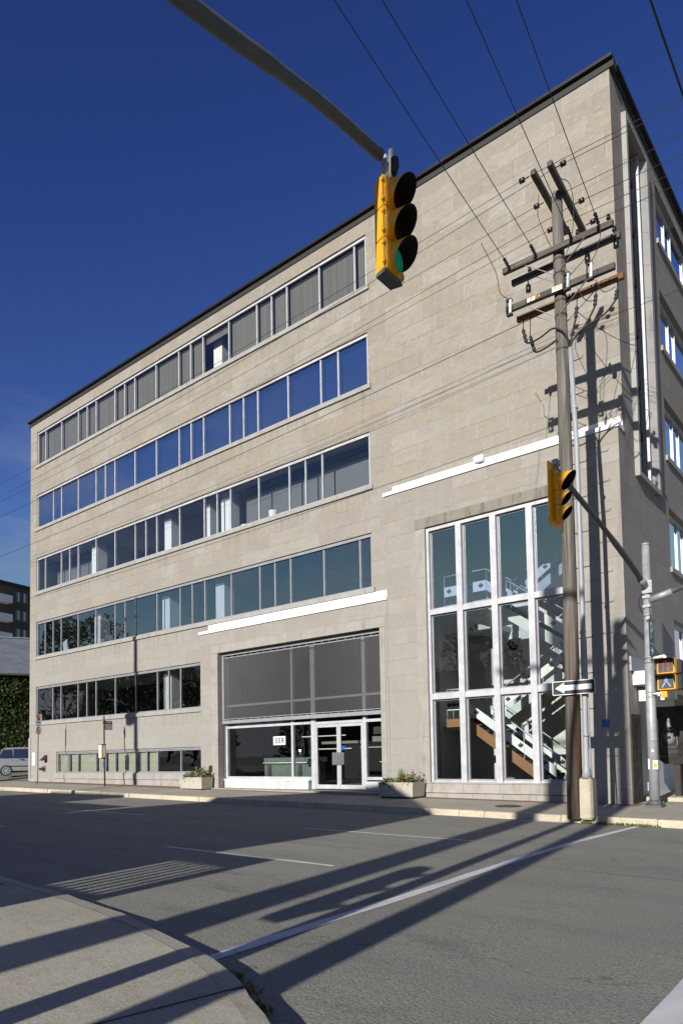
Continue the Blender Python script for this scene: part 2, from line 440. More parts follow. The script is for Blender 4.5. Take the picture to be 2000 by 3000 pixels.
M['black'] = plain('matt_black', (0.006, 0.006, 0.006), 0.85, 0, 0.1)
M['rubber'] = plain('black_rubber', (0.02, 0.02, 0.02), 0.7, 0, 0.2)
M['iron'] = plain('dark_iron', (0.035, 0.028, 0.026), 0.6, 0.3, 0.3, 6)
M['bronze'] = plain('brown_painted_metal', (0.085, 0.04, 0.026), 0.5, 0.1, 0.2, 4)
M['porc'] = plain('dark_porcelain', (0.02, 0.015, 0.014), 0.25, 0, 0.2)
M['pporc'] = plain('grey_porcelain', (0.62, 0.64, 0.66), 0.3, 0, 0.06)
M['wood'] = wood_mat('pole_wood')
M['woodx'] = wood_mat('crossarm_wood', (0.045, 0.040, 0.036), (0.17, 0.155, 0.135), 0, False)
M['woodo'] = wood_mat('new_crossarm_wood', (0.12, 0.060, 0.030), (0.26, 0.165, 0.085), 0, False)
M['woody'] = wood_mat('beam_wood', (0.05, 0.045, 0.04), (0.16, 0.145, 0.125), 1, False)
M['pvc'] = plain('grey_conduit', (0.30, 0.31, 0.33), 0.5, 0, 0.1, 2)
M['stepiron'] = plain('rusty_bolt', (0.09, 0.06, 0.045), 0.6, 0.4, 0.2)
M['sgreen'] = plain('stair_glass_panel', (0.50, 0.56, 0.55), 0.25, 0, 0.05)
M['brown'] = plain('brown_stringer_paint', (0.26, 0.125, 0.06), 0.55, 0, 0.08)
M['stairgrey'] = plain('stair_plaster', (0.60, 0.61, 0.59), 0.8, 0, 0.05)
M['signw'] = plain('sign_white', (0.80, 0.80, 0.80), 0.4, 0, 0.05)
M['signk'] = plain('sign_black', (0.028, 0.028, 0.03), 0.45, 0, 0.15)
M['signr'] = plain('sign_red', (0.33, 0.035, 0.03), 0.45, 0, 0.1)
M['signg'] = plain('sign_green', (0.010, 0.115, 0.085), 0.4, 0, 0.08)
M['signb'] = plain('sign_blue', (0.02, 0.09, 0.40), 0.45, 0, 0.08)
M['signo'] = plain('sign_orange', (0.75, 0.36, 0.05), 0.5, 0, 0.1)
M['maroon'] = plain('maroon_sign', (0.16, 0.03, 0.03), 0.4, 0, 0.2)
M['cream'] = plain('cream_paper', (0.72, 0.68, 0.52), 0.6, 0, 0.05)
M['wire'] = plain('dark_cable', (0.016, 0.014, 0.013), 0.6, 0, 0.2)
M['tile'] = plain('planter_concrete', (0.42, 0.39, 0.32), 0.85, 0, 0.12, 5)
M['soil'] = plain('soil', (0.05, 0.035, 0.025), 0.95)
M['leafp'] = leaf_mat('planter_leaf', (0.045, 0.085, 0.02), (0.15, 0.22, 0.05))
M['grassp'] = leaf_mat('ornamental_grass', (0.10, 0.15, 0.04), (0.30, 0.36, 0.13))
M['petals'] = leaf_mat('flower_petals', (0.65, 0.08, 0.02), (0.75, 0.35, 0.30))
M['petalw'] = leaf_mat('pale_petals', (0.60, 0.32, 0.30), (0.75, 0.70, 0.55))
M['weed'] = leaf_mat('kerb_weed', (0.09, 0.11, 0.02), (0.26, 0.24, 0.06))
M['ivy'] = leaf_mat('ivy_leaf', (0.012, 0.030, 0.007), (0.075, 0.12, 0.024))
M['tree'] = leaf_mat('tree_leaf', (0.03, 0.055, 0.015), (0.12, 0.15, 0.04))
M['spruce'] = leaf_mat('spruce_needle', (0.015, 0.035, 0.018), (0.04, 0.075, 0.035))
M['bark'] = plain('bark', (0.06, 0.045, 0.035), 0.9, 0, 0.3, 6, 0.4)
M['shingle'] = None
M['van'] = plain('silver_van_paint', (0.42, 0.42, 0.43), 0.28, 0.55, 0.03, 1)
M['vglass'] = plain('dark_car_glass', (0.02, 0.028, 0.05), 0.06, 0, 0.1, 1, spec=0.9)
M['tyre'] = plain('tyre', (0.018, 0.018, 0.018), 0.8)
M['rim'] = plain('alloy_rim', (0.60, 0.60, 0.61), 0.3, 0.7, 0.05)
M['tail'] = plain('tail_lamp', (0.45, 0.02, 0.015), 0.2)
M['hbrick'] = brick_mat('house_brick', (0.06, 0.035, 0.025), (0.085, 0.048, 0.034), (0.09, 0.08, 0.07))
M['abrick'] = plain('apartment_brick', (0.075, 0.058, 0.045), 0.85, 0, 0.12, 0.3)
M['siding'] = plain('pale_siding', (0.42, 0.40, 0.36), 0.8, 0, 0.1, 0.6)
t = NT('slate_shingle')
p = t.pos()
sxz = t.n('ShaderNodeSeparateXYZ'); t.put(sxz.inputs[0], p)
cvv = t.n('ShaderNodeCombineXYZ'); t.put(cvv.inputs[0], t.math('ADD', sxz.outputs[0], sxz.outputs[1])); t.put(cvv.inputs[1], sxz.outputs[2])
bb = t.n('ShaderNodeTexBrick'); t.put(bb.inputs['Vector'], cvv.outputs[0])
bb.inputs['Color1'].default_value = (0.105, 0.12, 0.15, 1); bb.inputs['Color2'].default_value = (0.15, 0.165, 0.20, 1); bb.inputs['Mortar'].default_value = (0.075, 0.08, 0.09, 1)
bb.inputs['Scale'].default_value = 1; bb.inputs['Brick Width'].default_value = 0.45; bb.inputs['Row Height'].default_value = 0.14; bb.inputs['Mortar Size'].default_value = 0.012
t.bsdf(t.mix(t.rng(t.noise(p, 2.0, 4), 0.4, 0.7, 0, 0.4), bb.outputs[0], (0.12, 0.13, 0.15, 1)), 0.8)
M['shingle'] = t.m

# ------------------------------------------------------------------ mesh builder
def frame_of(d):
    d = d.normalized()
    a = Vector((0, 0, 1)) if abs(d.z) < 0.9 else Vector((1, 0, 0))
    x = a.cross(d).normalized()
    return x, d.cross(x)

class MB:
    def __init__(s): s.v = []; s.f = []; s.mi = []; s.k = 0; s.sm = []
    def face(s, pts, smooth=False):
        b = len(s.v); s.v += [Vector(p) for p in pts]; s.f.append(tuple(range(b, b + len(pts)))); s.mi.append(s.k); s.sm.append(smooth)
        return s
    def mat(s, k): s.k = k; return s
    def box(s, x0, x1, y0, y1, z0, z1):
        if x0 > x1: x0, x1 = x1, x0
        if y0 > y1: y0, y1 = y1, y0
        if z0 > z1: z0, z1 = z1, z0
        b = len(s.v)
        s.v += [Vector(p) for p in ((x0, y0, z0), (x1, y0, z0), (x1, y1, z0), (x0, y1, z0), (x0, y0, z1), (x1, y0, z1), (x1, y1, z1), (x0, y1, z1))]
        for f in ((0, 3, 2, 1), (4, 5, 6, 7), (0, 1, 5, 4), (1, 2, 6, 5), (2, 3, 7, 6), (3, 0, 4, 7)):
            s.f.append(tuple(b + i for i in f)); s.mi.append(s.k); s.sm.append(False)
        return s
    def hexa(s, P):
        """8 points: bottom ring 0-3, top ring 4-7 (counter-clockwise from above)"""
        b = len(s.v); s.v += [Vector(p) for p in P]
        for f in ((0, 3, 2, 1), (4, 5, 6, 7), (0, 1, 5, 4), (1, 2, 6, 5), (2, 3, 7, 6), (3, 0, 4, 7)):
            s.f.append(tuple(b + i for i in f)); s.mi.append(s.k); s.sm.append(False)
        return s
    def beam(s, a, c, w, h, up=(0, 0, 1)):
        a = Vector(a); c = Vector(c); d = (c - a).normalized()
        x = d.cross(Vector(up)).normalized() * (w / 2); y = x.cross(d).normalized() * (h / 2)
        P = [a - x - y, a + x - y, c + x - y, c - x - y, a - x + y, a + x + y, c + x + y, c - x + y]
        return s.hexa(P)
    def tube(s, pts, r, n=8, caps=True):
        pts = [Vector(p) for p in pts]
        rr = r if isinstance(r, (list, tuple)) else [r] * len(pts)
        b = len(s.v); ref = None
        for i, p in enumerate(pts):
            d = (pts[min(i + 1, len(pts) - 1)] - pts[max(i - 1, 0)])
            if d.length < 1e-9: d = Vector((0, 0, 1))
            d.normalize()
            if ref is None: x, y = frame_of(d)
            else:
                x = (ref - d * ref.dot(d)).normalized(); y = d.cross(x)
            ref = x
            for k in range(n):
                a = 2 * PI * k / n
                s.v.append(p + (x * math.cos(a) + y * math.sin(a)) * rr[i])
        for i in range(len(pts) - 1):
            for k in range(n):
                s.f.append((b + i * n + k, b + i * n + (k + 1) % n, b + (i + 1) * n + (k + 1) % n, b + (i + 1) * n + k)); s.mi.append(s.k); s.sm.append(True)
        if caps:
            s.f.append(tuple(b + k for k in reversed(range(n)))); s.mi.append(s.k); s.sm.append(False)
            e = b + (len(pts) - 1) * n
            s.f.append(tuple(e + k for k in range(n))); s.mi.append(s.k); s.sm.append(False)
        return s
    def prism(s, poly, a, c):
        """poly: list of 3D points (planar); extruded by vector (a -> c)"""
        d = Vector(c) - Vector(a)
        P = [Vector(p) for p in poly]
        n = len(P); b = len(s.v)
        s.v += P + [p + d for p in P]
        s.f.append(tuple(b + i for i in reversed(range(n)))); s.f.append(tuple(b + n + i for i in range(n)))
        s.mi += [s.k] * 2; s.sm += [False] * 2
        for i in range(n):
            j = (i + 1) % n
            s.f.append((b + i, b + j, b + n + j, b + n + i)); s.mi.append(s.k); s.sm.append(False)
        return s
    def build(s, name, mats, parent=None, off=None, bevel=0.0, merge=False):
        me = bpy.data.meshes.new(name)
        o3 = Vector(off) if off is not None else (Vector(parent.get('_o', (0, 0, 0))) if parent is not None else Vector((0, 0, 0)))
        me.from_pydata([p - o3 for p in s.v], [], s.f)
        mats = mats if isinstance(mats, (list, tuple)) else [mats]
        for m in mats: me.materials.append(m)
        for i, pl in enumerate(me.polygons):
            pl.material_index = s.mi[i]; pl.use_smooth = s.sm[i]
        bm = bmesh.new(); bm.from_mesh(me)
        if merge: bmesh.ops.remove_doubles(bm, verts=bm.verts, dist=1e-4)
        bmesh.ops.recalc_face_normals(bm, faces=bm.faces)
        if bevel > 0:
            bmesh.ops.remove_doubles(bm, verts=bm.verts, dist=1e-5)
            bmesh.ops.bevel(bm, geom=[e for e in bm.edges if len(e.link_faces) == 2 and e.calc_face_angle(0) > 0.6], offset=bevel, segments=2, affect='EDGES')
        bm.to_mesh(me); bm.free()
        o = bpy.data.objects.new(name, me); COL.objects.link(o)
        if parent is not None: o.parent = parent
        elif off is not None: o.location = off
        return o

def tag(o, label=None, cat=None, group=None, kind=None):
    if label: o['label'] = label
    if cat: o['category'] = cat
    if group: o['group'] = group
    if kind: o['kind'] = kind
    return o
ORG = {}
def thing(name, label, cat, loc, group=None, rotz=0.0, world=True):
    """an Empty at the thing's base; parts are written in world coordinates (world=True) or in its own axes"""
    o = bpy.data.objects.new(name, None); COL.objects.link(o)
    o.location = loc; o.rotation_euler = (0, 0, rotz); o.empty_display_size = 0.2
    if world: o['_o'] = tuple(loc)
    return tag(o, label, cat, group)
def struct(name, mb, mats, bevel=0): return tag(mb.build(name, mats, bevel=bevel), kind='structure')

def text_mb(body, size, mapf, depth=0.0, bold=0.0):
    """letters as filled faces placed by mapf(u, v)"""
    c = bpy.data.curves.new('lettering', 'FONT'); c.body = body; c.size = size; c.align_x = 'CENTER'; c.align_y = 'CENTER'
    c.resolution_u = 3; c.offset = bold
    o = bpy.data.objects.new('lettering', c); COL.objects.link(o)
    bpy.context.view_layer.update()
    me = bpy.data.meshes.new_from_object(o.evaluated_get(bpy.context.evaluated_depsgraph_get()))
    m = MB()
    for p in me.polygons: m.face([mapf(me.vertices[i].co.x, me.vertices[i].co.y) for i in p.vertices])
    bpy.data.objects.remove(o); bpy.data.curves.remove(c); bpy.data.meshes.remove(me)
    return m

def disc(m, f, cx, cy, r, n=20):
    return m.face([f(cx + r * math.cos(2 * PI * k / n), cy + r * math.sin(2 * PI * k / n)) for k in range(n)])
def ring(m, f, cx, cy, r0, r1, n=24):
    for k in range(n):
        a, b = 2 * PI * k / n, 2 * PI * (k + 1) / n
        m.face([f(cx + r0 * math.cos(a), cy + r0 * math.sin(a)), f(cx + r1 * math.cos(a), cy + r1 * math.sin(a)), f(cx + r1 * math.cos(b), cy + r1 * math.sin(b)), f(cx + r0 * math.cos(b), cy + r0 * math.sin(b))])
    return m
LEAF = [(0, -1), (0.07, -0.45), (0.5, -0.55), (0.42, -0.35), (0.95, 0.05), (0.8, 0.15), (0.9, 0.5), (0.6, 0.42), (0.5, 0.55), (0.28, 0.3), (0.35, 0.8), (0.2, 0.72), (0, 1.05)]
LEAF = LEAF + [(-x, y) for x, y in reversed(LEAF[1:-1])]

def wall_holes(m, axis, pl, th, ur, zr, holes):
    """a wall slab with rectangular openings. axis 'y': plane y=pl, thickness towards +y, u=x;  axis 'x': plane x=pl, thickness towards -x, u=y"""
    us = sorted({ur[0], ur[1], *[h[0] for h in holes], *[h[1] for h in holes]}); us = [u for u in us if ur[0] <= u <= ur[1]]
    zs = sorted({zr[0], zr[1], *[h[2] for h in holes], *[h[3] for h in holes]}); zs = [z for z in zs if zr[0] <= z <= zr[1]]
    P = (lambda u, d, z: (u, pl + d, z)) if axis == 'y' else (lambda u, d, z: (pl - d, u, z))
    solid = {}
    for i in range(len(us) - 1):
        for j in range(len(zs) - 1):
            uc = (us[i] + us[i + 1]) / 2; zc = (zs[j] + zs[j + 1]) / 2
            solid[i, j] = not any(h[0] < uc < h[1] and h[2] < zc < h[3] for h in holes)
    for (i, j), sd in solid.items():
        if not sd: continue
        a, b, c, d = us[i], us[i + 1], zs[j], zs[j + 1]
        m.face([P(a, 0, c), P(b, 0, c), P(b, 0, d), P(a, 0, d)])
        m.face([P(a, th, c), P(a, th, d), P(b, th, d), P(b, th, c)])
        if not solid.get((i - 1, j), False): m.face([P(a, 0, c), P(a, 0, d), P(a, th, d), P(a, th, c)])
        if not solid.get((i + 1, j), False): m.face([P(b, 0, c), P(b, th, c), P(b, th, d), P(b, 0, d)])
        if not solid.get((i, j - 1), False): m.face([P(a, 0, c), P(a, th, c), P(b, th, c), P(b, 0, c)])
        if not solid.get((i, j + 1), False): m.face([P(a, 0, d), P(b, 0, d), P(b, th, d), P(a, th, d)])
    return m
SL = -0.0105                                   # the street falls gently to the right
def zr(x): return SL * x
def zs(x, y): return 0.235 + 0.0283 * (y + 0.45) + SL * x    # far pavement

# ------------------------------------------------------------------ ground
m = MB()
xs = [-260, -120, -60, -30, 0, 30, 60, 120, 260]
for i in range(8):
    a, b = xs[i], xs[i + 1]
    m.face([(a, -260, zr(a)), (b, -260, zr(b)), (b, 260, zr(b)), (a, 260, zr(a))])
struct('road', m, M['asphalt'])
# far pavement with kerb
m = MB()
for i in range(28):
    a = -60 + i * 2.5; b = a + 2.5
    if a >= 5: break
    m.face([(a, -3.28, zs(a, -3.28)), (b, -3.28, zs(b, -3.28)), (b, 0.4, zs(b, 0.4)), (a, 0.4, zs(a, 0.4))])
m.face([(0, 0.4, zs(0, 0.4)), (5, 0.4, zs(5, 0.4)), (5, 40, zs(5, 0.4)), (0, 40, zs(0, 0.4))])
struct('far_pavement', m, M['conc'])
m = MB()
random.seed(3)
x = -60.0
while x < 5:
    L = random.uniform(1.6, 2.2); b = min(5, x + L - 0.012)
    j = random.uniform(-0.012, 0.012); dz = random.uniform(-0.008, 0.006)
    m.hexa([(x, -3.47 + j, zr(x) - 0.1), (b, -3.47 + j, zr(b) - 0.1), (b, -3.26, zr(b) - 0.1), (x, -3.26, zr(x) - 0.1),
            (x, -3.43 + j, zr(x) + 0.158 + dz), (b, -3.43 + j, zr(b) + 0.158 + dz), (b, -3.26, zr(b) + 0.16), (x, -3.26, zr(x) + 0.16)])
    x += L
struct('far_kerb', m, M['kerb'], 0.012)
# strip of red pavers against the wall
m = MB()
for i in range(12):
    a = -31 + i * 2.6; b = a + 2.6
    m.face([(a, -0.85, zs(a, -0.85) + 0.005), (b, -0.85, zs(b, -0.85) + 0.005), (b, -0.1, zs(b, -0.1) + 0.005), (a, -0.1, zs(a, -0.1) + 0.005)])
struct('paver_strip', m, M['paver'])
# near pavement on the camera's corner, kerb curving away to the right
KP = [(-60, -15.05), (-12, -15.08), (-6, -15.1), (-3.4, -15.13), (-2.1, -15.22), (-1.22, -15.29), (-0.23, -15.43), (0.5, -15.57), (1.35, -15.79), (1.64, -15.88), (2.03, -16.04), (2.45, -16.25), (2.74, -16.40), (2.92, -16.53), (3.2, -16.76), (3.45, -17.1), (3.6, -17.6), (3.66, -18.4), (3.68, -24), (3.68, -70)]
NP = 0.15
m = MB()
def inner(i, w):
    p = Vector((*KP[i], 0)); a = Vector((*KP[max(0, i - 1)], 0)); b = Vector((*KP[min(len(KP) - 1, i + 1)], 0))
    d = (b - a).normalized(); n = Vector((d.y, -d.x, 0))
    return p + n * w
random.seed(11)
for i in range(len(KP) - 1):
    a, b = inner(i, 0.17), inner(i + 1, 0.17)
    m.face([(KP[i][0], -70, zr(KP[i][0]) + NP), (KP[i + 1][0] if i < len(KP) - 2 else 3.68, -70, zr(KP[i + 1][0]) + NP), (b.x, b.y, zr(b.x) + NP), (a.x, a.y, zr(a.x) + NP)])
struct('near_pavement', m, M['concn'])
m = MB()
N = []
for i in range(len(KP) - 1):
    a = Vector((*KP[i], 0)); b = Vector((*KP[i + 1], 0)); k = max(1, int((b - a).length / 0.22)) if -8 < KP[i][0] and KP[i][1] > -20 else 1
    ia, ib = inner(i, 0.17), inner(i + 1, 0.17)
    for q in range(k): N.append((a.lerp(b, q / k), ia.lerp(ib, q / k)))
N.append((Vector((*KP[-1], 0)), inner(len(KP) - 1, 0.17)))
J = [random.uniform(-0.03, 0.03) + 0.02 * math.sin(i * 0.9) for i in range(len(N))]
for i in range(len(N) - 1):
    (a, ia), (b, ib) = N[i], N[i + 1]
    ea = a + (ia - a) * (0.12 + J[i] * 3); eb = b + (ib - b) * (0.12 + J[i + 1] * 3)
    za, zb = zr(a.x), zr(b.x)
    m.face([(a.x, a.y, za - 0.1), (b.x, b.y, zb - 0.1), (eb.x, eb.y, zb + NP - 0.01), (ea.x, ea.y, za + NP - 0.01)])
    m.face([(ea.x, ea.y, za + NP - 0.01), (eb.x, eb.y, zb + NP - 0.01), (ib.x, ib.y, zb + NP + 0.003), (ia.x, ia.y, za + NP + 0.003)])
struct('near_kerb', m, M['concn'])
m = MB()   # dark brick strip at the back of the near pavement and the joint across it
m.face([(-60, -17.4, zr(-60) + NP + 0.004), (-2.2, -17.4, zr(-2.2) + NP + 0.004), (-2.6, -15.42, zr(-2.6) + NP + 0.004), (-60, -15.3, zr(-60) + NP + 0.004)])
struct('near_paver_strip', m, M['paver'])
m = MB()
m.hexa([(2.00, -17.6, 0.10), (2.016, -17.6, 0.10), (2.30, -16.15, 0.10), (2.284, -16.15, 0.10), (2.00, -17.6, 0.132), (2.016, -17.6, 0.132), (2.30, -16.15, 0.132), (2.284, -16.15, 0.132)])
struct('pavement_joint', m, M['rubber'])

def stripe(name, pts, w, lab=None):
    m = MB()
    P = [Vector((x, y, 0)) for x, y in pts]
    sub = []
    for i in range(len(P) - 1):
        k = max(1, int((P[i + 1] - P[i]).length / 0.5))
        for q in range(k): sub.append(P[i].lerp(P[i + 1], q / k))
    sub.append(P[-1])
    L = []; Rr = []
    for i, p in enumerate(sub):
        d = (sub[min(i + 1, len(sub) - 1)] - sub[max(i - 1, 0)]).normalized(); n = Vector((-d.y, d.x, 0))
        L.append(p + n * (w / 2 + random.uniform(-0.012, 0.008))); Rr.append(p - n * (w / 2 + random.uniform(-0.012, 0.008)))
    for i in range(len(sub) - 1):
        m.face([(q.x, q.y, zr(q.x) + 0.005) for q in (L[i], L[i + 1], Rr[i + 1], Rr[i])])
    return struct(name, m, M['paint'])
stripe('lane_marking', [(-14.5, -7.95), (-10.6, -7.84)], 0.11)
stripe('lane_marking', [(-4.8, -7.84), (-0.67, -7.72)], 0.11)
stripe('lane_marking', [(-4.75, -11.53), (-0.93, -11.43)], 0.11)
stripe('lane_marking', [(-14.9, -11.6), (-10.9, -11.53)], 0.11)
stripe('lane_marking', [(-24.4, -8.0), (-20.4, -7.95)], 0.11)
stripe('stop_line', [(1.22, -15.62), (1.14, -13.7), (1.12, -12.7), (1.02, -10.86), (0.93, -8.5), (0.90, -6.74), (0.96, -4.9), (1.02, -3.6)], 0.15)
stripe('crosswalk_line', [(4.62, -15.6), (4.6, -14.2), (4.55, -12)], 0.5)
stripe('worn_paint_patch', [(-1.7, -3.66), (-0.55, -3.58)], 0.2)
# parking lot left of the building, rising away from the street
m = MB()
m.face([(-60, -0.4, zs(-60, -0.4) + 0.006), (-32.47, -0.4, zs(-32.47, -0.4) + 0.006), (-32.47, 2.0, 0.76), (-60, 2.0, 0.86)])
m.face([(-60, 2.0, 0.86), (-32.47, 2.0, 0.76), (-32.47, 30, 1.5), (-60, 30, 1.7)])
struct('parking_lot', m, M['asphalt'])

# ------------------------------------------------------------------ the office building
B = thing('office_building', 'five storey limestone office building with long ribbon windows and a glazed stair bay', 'building', (-16.0, 8.0, 0.2))
L5, R5 = -31.75, -8.55
HEAD = [20.17, 16.585, 12.99, 9.385, 5.77]; BOT = [18.26, 14.67, 11.06, 7.44, 3.81]
rows = []
for i in range(5): rows.append((L5, R5 if i < 4 else -17.15, BOT[i], HEAD[i]))
base_row = (-29.55, -17.15, 1.03, 2.15)
holes = rows + [base_row, (-16.2, -7.9, 0.2, 5.95), (-6.15, -1.35, 0.6, 8.9)]
m = wall_holes(MB(), 'y', 0.0, 0.3, (-32.45, 0.0), (0.1, 20.68), holes)
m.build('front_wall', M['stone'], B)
# ribbon windows
def ribbon(idx, row, ks, glass, frame, sill=True, name='ribbon_window'):
    x0, x1, z0, z1 = row
    w = bpy.data.objects.new(name, None); COL.objects.link(w); w.parent = B
    w.location = Vector(((x0 + x1) / 2, 0.1, z0)) - Vector(B.location); w['_o'] = ((x0 + x1) / 2, 0.1, z0)
    xs = [x0] + [(-9.12 - 0.8388 * k) for k in ks] + [x1]
    f = MB()
    f.box(x0, x1, 0.06, 0.16, z1 - 0.075, z1 - 0.002).box(x0, x1, 0.03, 0.07, z1 - 0.13, z1 - 0.09)
    f.box(x0, x1, 0.05, 0.16, z0 + 0.002, z0 + 0.07)
    f.box(x0 + 0.002, x0 + 0.07, 0.045, 0.155, z0 + 0.072, z1 - 0.132).box(x1 - 0.07, x1 - 0.002, 0.045, 0.155, z0 + 0.072, z1 - 0.132)
    for x in xs[1:-1]: f.box(x - 0.027, x + 0.027, 0.07, 0.15, z0 + 0.072, z1 - 0.132)
    f.build('window_frame', frame, w)
    for a, b in zip(xs[:-1], xs[1:]):
        j = [random.uniform(-0.004, 0.004) for _ in range(4)]; a2, b2, c2, d2 = a + 0.01, b - 0.01, z0 + 0.02, z1 - 0.03
        g = MB(); g.hexa([(a2, 0.10 + j[0], c2), (b2, 0.10 + j[1], c2), (b2, 0.112 + j[1], c2), (a2, 0.112 + j[0], c2), (a2, 0.10 + j[2], d2), (b2, 0.10 + j[3], d2), (b2, 0.112 + j[3], d2), (a2, 0.112 + j[2], d2)]); g.build('glass_pane', glass, w)
    if sill:
        s = MB(); x = x0 - 0.09
        while x < x1 + 0.13:
            b = min(x1 + 0.13, x + 1.68); s.box(x, b - 0.008, -0.07, 0.05, z0 - 0.165, z0 - 0.002); x += 1.68
        s.build('stone_sill', M['sill'], w)
    return w, xs
W5, X5 = ribbon(0, rows[0], [26, 24, 22, 21, 20, 18, 17, 16, 14, 12, 11, 10, 8, 6, 5, 4, 2, 0], M['glass5'], M['alu'])
W4, X4 = ribbon(1, rows[1], [25, 24, 22, 20, 19, 18, 16, 14, 12, 11, 10, 8, 7, 6, 4, 2, 1], M['glassb'], M['alu'])
W3, X3 = ribbon(2, rows[2], [26, 24, 23, 22, 20, 18, 16, 15, 14, 12, 10, 9, 8, 6, 4, 3, 2], M['glass'], M['alu'])
W2, X2 = ribbon(3, rows[3], [26, 25, 24, 22, 20, 18, 17, 16, 14, 12, 11, 10, 8, 6, 5, 4, 2, 0], M['glass2'], M['alud'])
W1, X1 = ribbon(4, rows[4], [25, 24, 22, 21, 20, 18, 16, 14, 13, 12], M['glass1'], M['alud'])
W0, X0 = ribbon(5, base_row, [23, 22, 20, 19, 18, 16, 15, 14, 12], M['glassc'], M['alud'], True, 'basement_window')
for a, b in zip(X5[:-1], X5[1:]):
    if a < -17.4 < b - 0.1 or abs((a + b) / 2 + 16.67) < 0.5: continue
    drop = random.choice([0, 0, 0, 0.02])
    MB().box(a + 0.05, b - 0.05, 0.24, 0.255, rows[0][2] + 0.03 + drop, rows[0][3] - 0.05).build('blind', M['blindv'], W5)
MB().box(-17.45, -15.9, 0.24, 0.255, 19.72, 20.12).build('blind', M['blindv'], W5)
for a, b in zip(X4[:-1], X4[1:]):
    MB().box(a + 0.05, b - 0.05, 0.3, 0.315, rows[1][2] + 0.03, rows[1][3] - 0.05).build('blind', M['blindd'], W4)
for a, b in zip(X0[:-1], X0[1:]):
    if b < -20.8: MB().box(a + 0.08, b - 0.08, 0.2, 0.212, 1.05, 2.1).build('blind', M['blindh'], W0)
# floors and rooms
sl_ = MB(); zsl = [(HEAD[1] + 0.12, BOT[0] - 0.75), (HEAD[2] + 0.12, BOT[1] - 0.75), (HEAD[3] + 0.12, BOT[2] - 0.75), (HEAD[4] + 0.12, BOT[3] - 0.75), (2.3, BOT[4] - 0.75)]
for a, b in zsl[:4]: sl_.mat(0).box(-32.1, -8.3, 0.31, 9, a, (a + b) / 2).mat(1).box(-32.1, -8.3, 0.31, 9, (a + b) / 2 + 0.001, b)
sl_.mat(0).box(-32.1, -17.3, 0.31, 9, 2.3, 2.6).mat(1).box(-32.1, -17.3, 0.31, 9, 2.601, 3.06)
sl_.build('floor_slab', [M['ceil'], M['roomfloor']], B)
MB().box(-32.1, -0.31, 0.31, 24, 20.4, 20.66).build('roof_slab', M['ceil'], B)
r_ = MB()
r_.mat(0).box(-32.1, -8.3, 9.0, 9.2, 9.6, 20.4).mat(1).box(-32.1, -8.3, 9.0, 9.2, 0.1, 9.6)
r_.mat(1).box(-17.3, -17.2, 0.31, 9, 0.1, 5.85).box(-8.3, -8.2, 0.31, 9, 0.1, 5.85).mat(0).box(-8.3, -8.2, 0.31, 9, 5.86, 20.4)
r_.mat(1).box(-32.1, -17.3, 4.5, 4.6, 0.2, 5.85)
r_.mat(2).box(-15.8, -8.31, 0.95, 1.05, 10.31, 13.1).mat(2).box(-31.9, -27.3, 1.3, 1.4, 10.31, 13.1).mat(0).box(-32.1, -25.2, 3.6, 3.7, 10.31, 13.1).box(-26.9, -26.8, 0.9, 3.6, 10.31, 13.1)
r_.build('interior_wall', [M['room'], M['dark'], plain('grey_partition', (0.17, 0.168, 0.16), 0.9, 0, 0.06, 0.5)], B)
MB().box(-32.45, -32.15, 0.31, 24, 0.1, 20.68).build('west_wall', M['stone'], B)
MB().box(-32.45, 0, 24, 24.3, 0.1, 20.68).build('back_wall', M['stone'], B)
for zf, zc, xl in ((17.5, 20.4, [-17.35]), (10.3, 13.1, [-27.05, -20.95, -17.9, -16.95]), (6.7, 9.5, [-26.8, -21.1, -17.35]), (3.05, 5.88, [-21.0])):
    for x in xl:
        wd = 0.55 if x != -17.9 else 0.22
        MB().box(x, x + wd, 0.55, 1.1, zf, zc).build('interior_column', M['white'], B)
# suspended light strips seen on the second floor ceiling
ls = MB()
for k in range(9):
    x = -30 + k * 2.4
    ls.box(x, x + 0.3, 1.2, 8.5, 9.44, 9.48)
ls.build('ceiling_fixture', M['white'], B)

# --- entrance bay and stair bay (they stand 0.45 m proud of the upper wall)
YB = -0.45
m = wall_holes(MB(), 'y', YB, 0.44, (-17.2, -7.64), (0.15, 6.8), [(-16.12, -7.95, 0.15, 5.93)])
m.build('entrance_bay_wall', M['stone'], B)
m = wall_holes(MB(), 'y', YB, 0.44, (-7.63, 0.0), (0.15, 10.28), [(-6.10, -1.40, 0.74, 8.88)])
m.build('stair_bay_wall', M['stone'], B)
def flashing(x0, x1, z):
    f = MB()
    f.box(x0 - 0.06, x1 + 0.03, YB - 0.05, -0.002, z, z + 0.115)
    n = int((x1 - x0) / 2.4) + 1
    for k in range(n):
        a = x0 + 0.02 + (x1 - x0 - 0.02) * k / n; b = x0 + 0.02 + (x1 - x0 - 0.02) * (k + 1) / n - 0.006
        f.box(a, b, -0.03, -0.004, z + 0.116, z + 0.46)
    return f.build('metal_flashing', M['flash'], B)
flashing(-17.2, -7.64, 6.8)
flashing(-7.63, 0.0, 10.28)
# entrance surround
m = MB()
x = -16.5
for b in (-14.9, -13.2, -11.5, -9.8, -7.74): m.box(x, b - 0.006, YB - 0.018, YB + 0.2, 5.925, 6.25); x = b
m.build('entrance_lintel', M['trim'], B)
for x0, x1 in ((-16.5, -16.112), (-7.957, -7.74)):
    z = 0.35; m = MB()
    for b in (0.98, 2.2, 3.4, 4.7, 5.922): m.box(x0, x1, YB - 0.018, YB + 0.24, z, b - 0.006); z = b
    m.build('entrance_jamb', M['trim'], B)
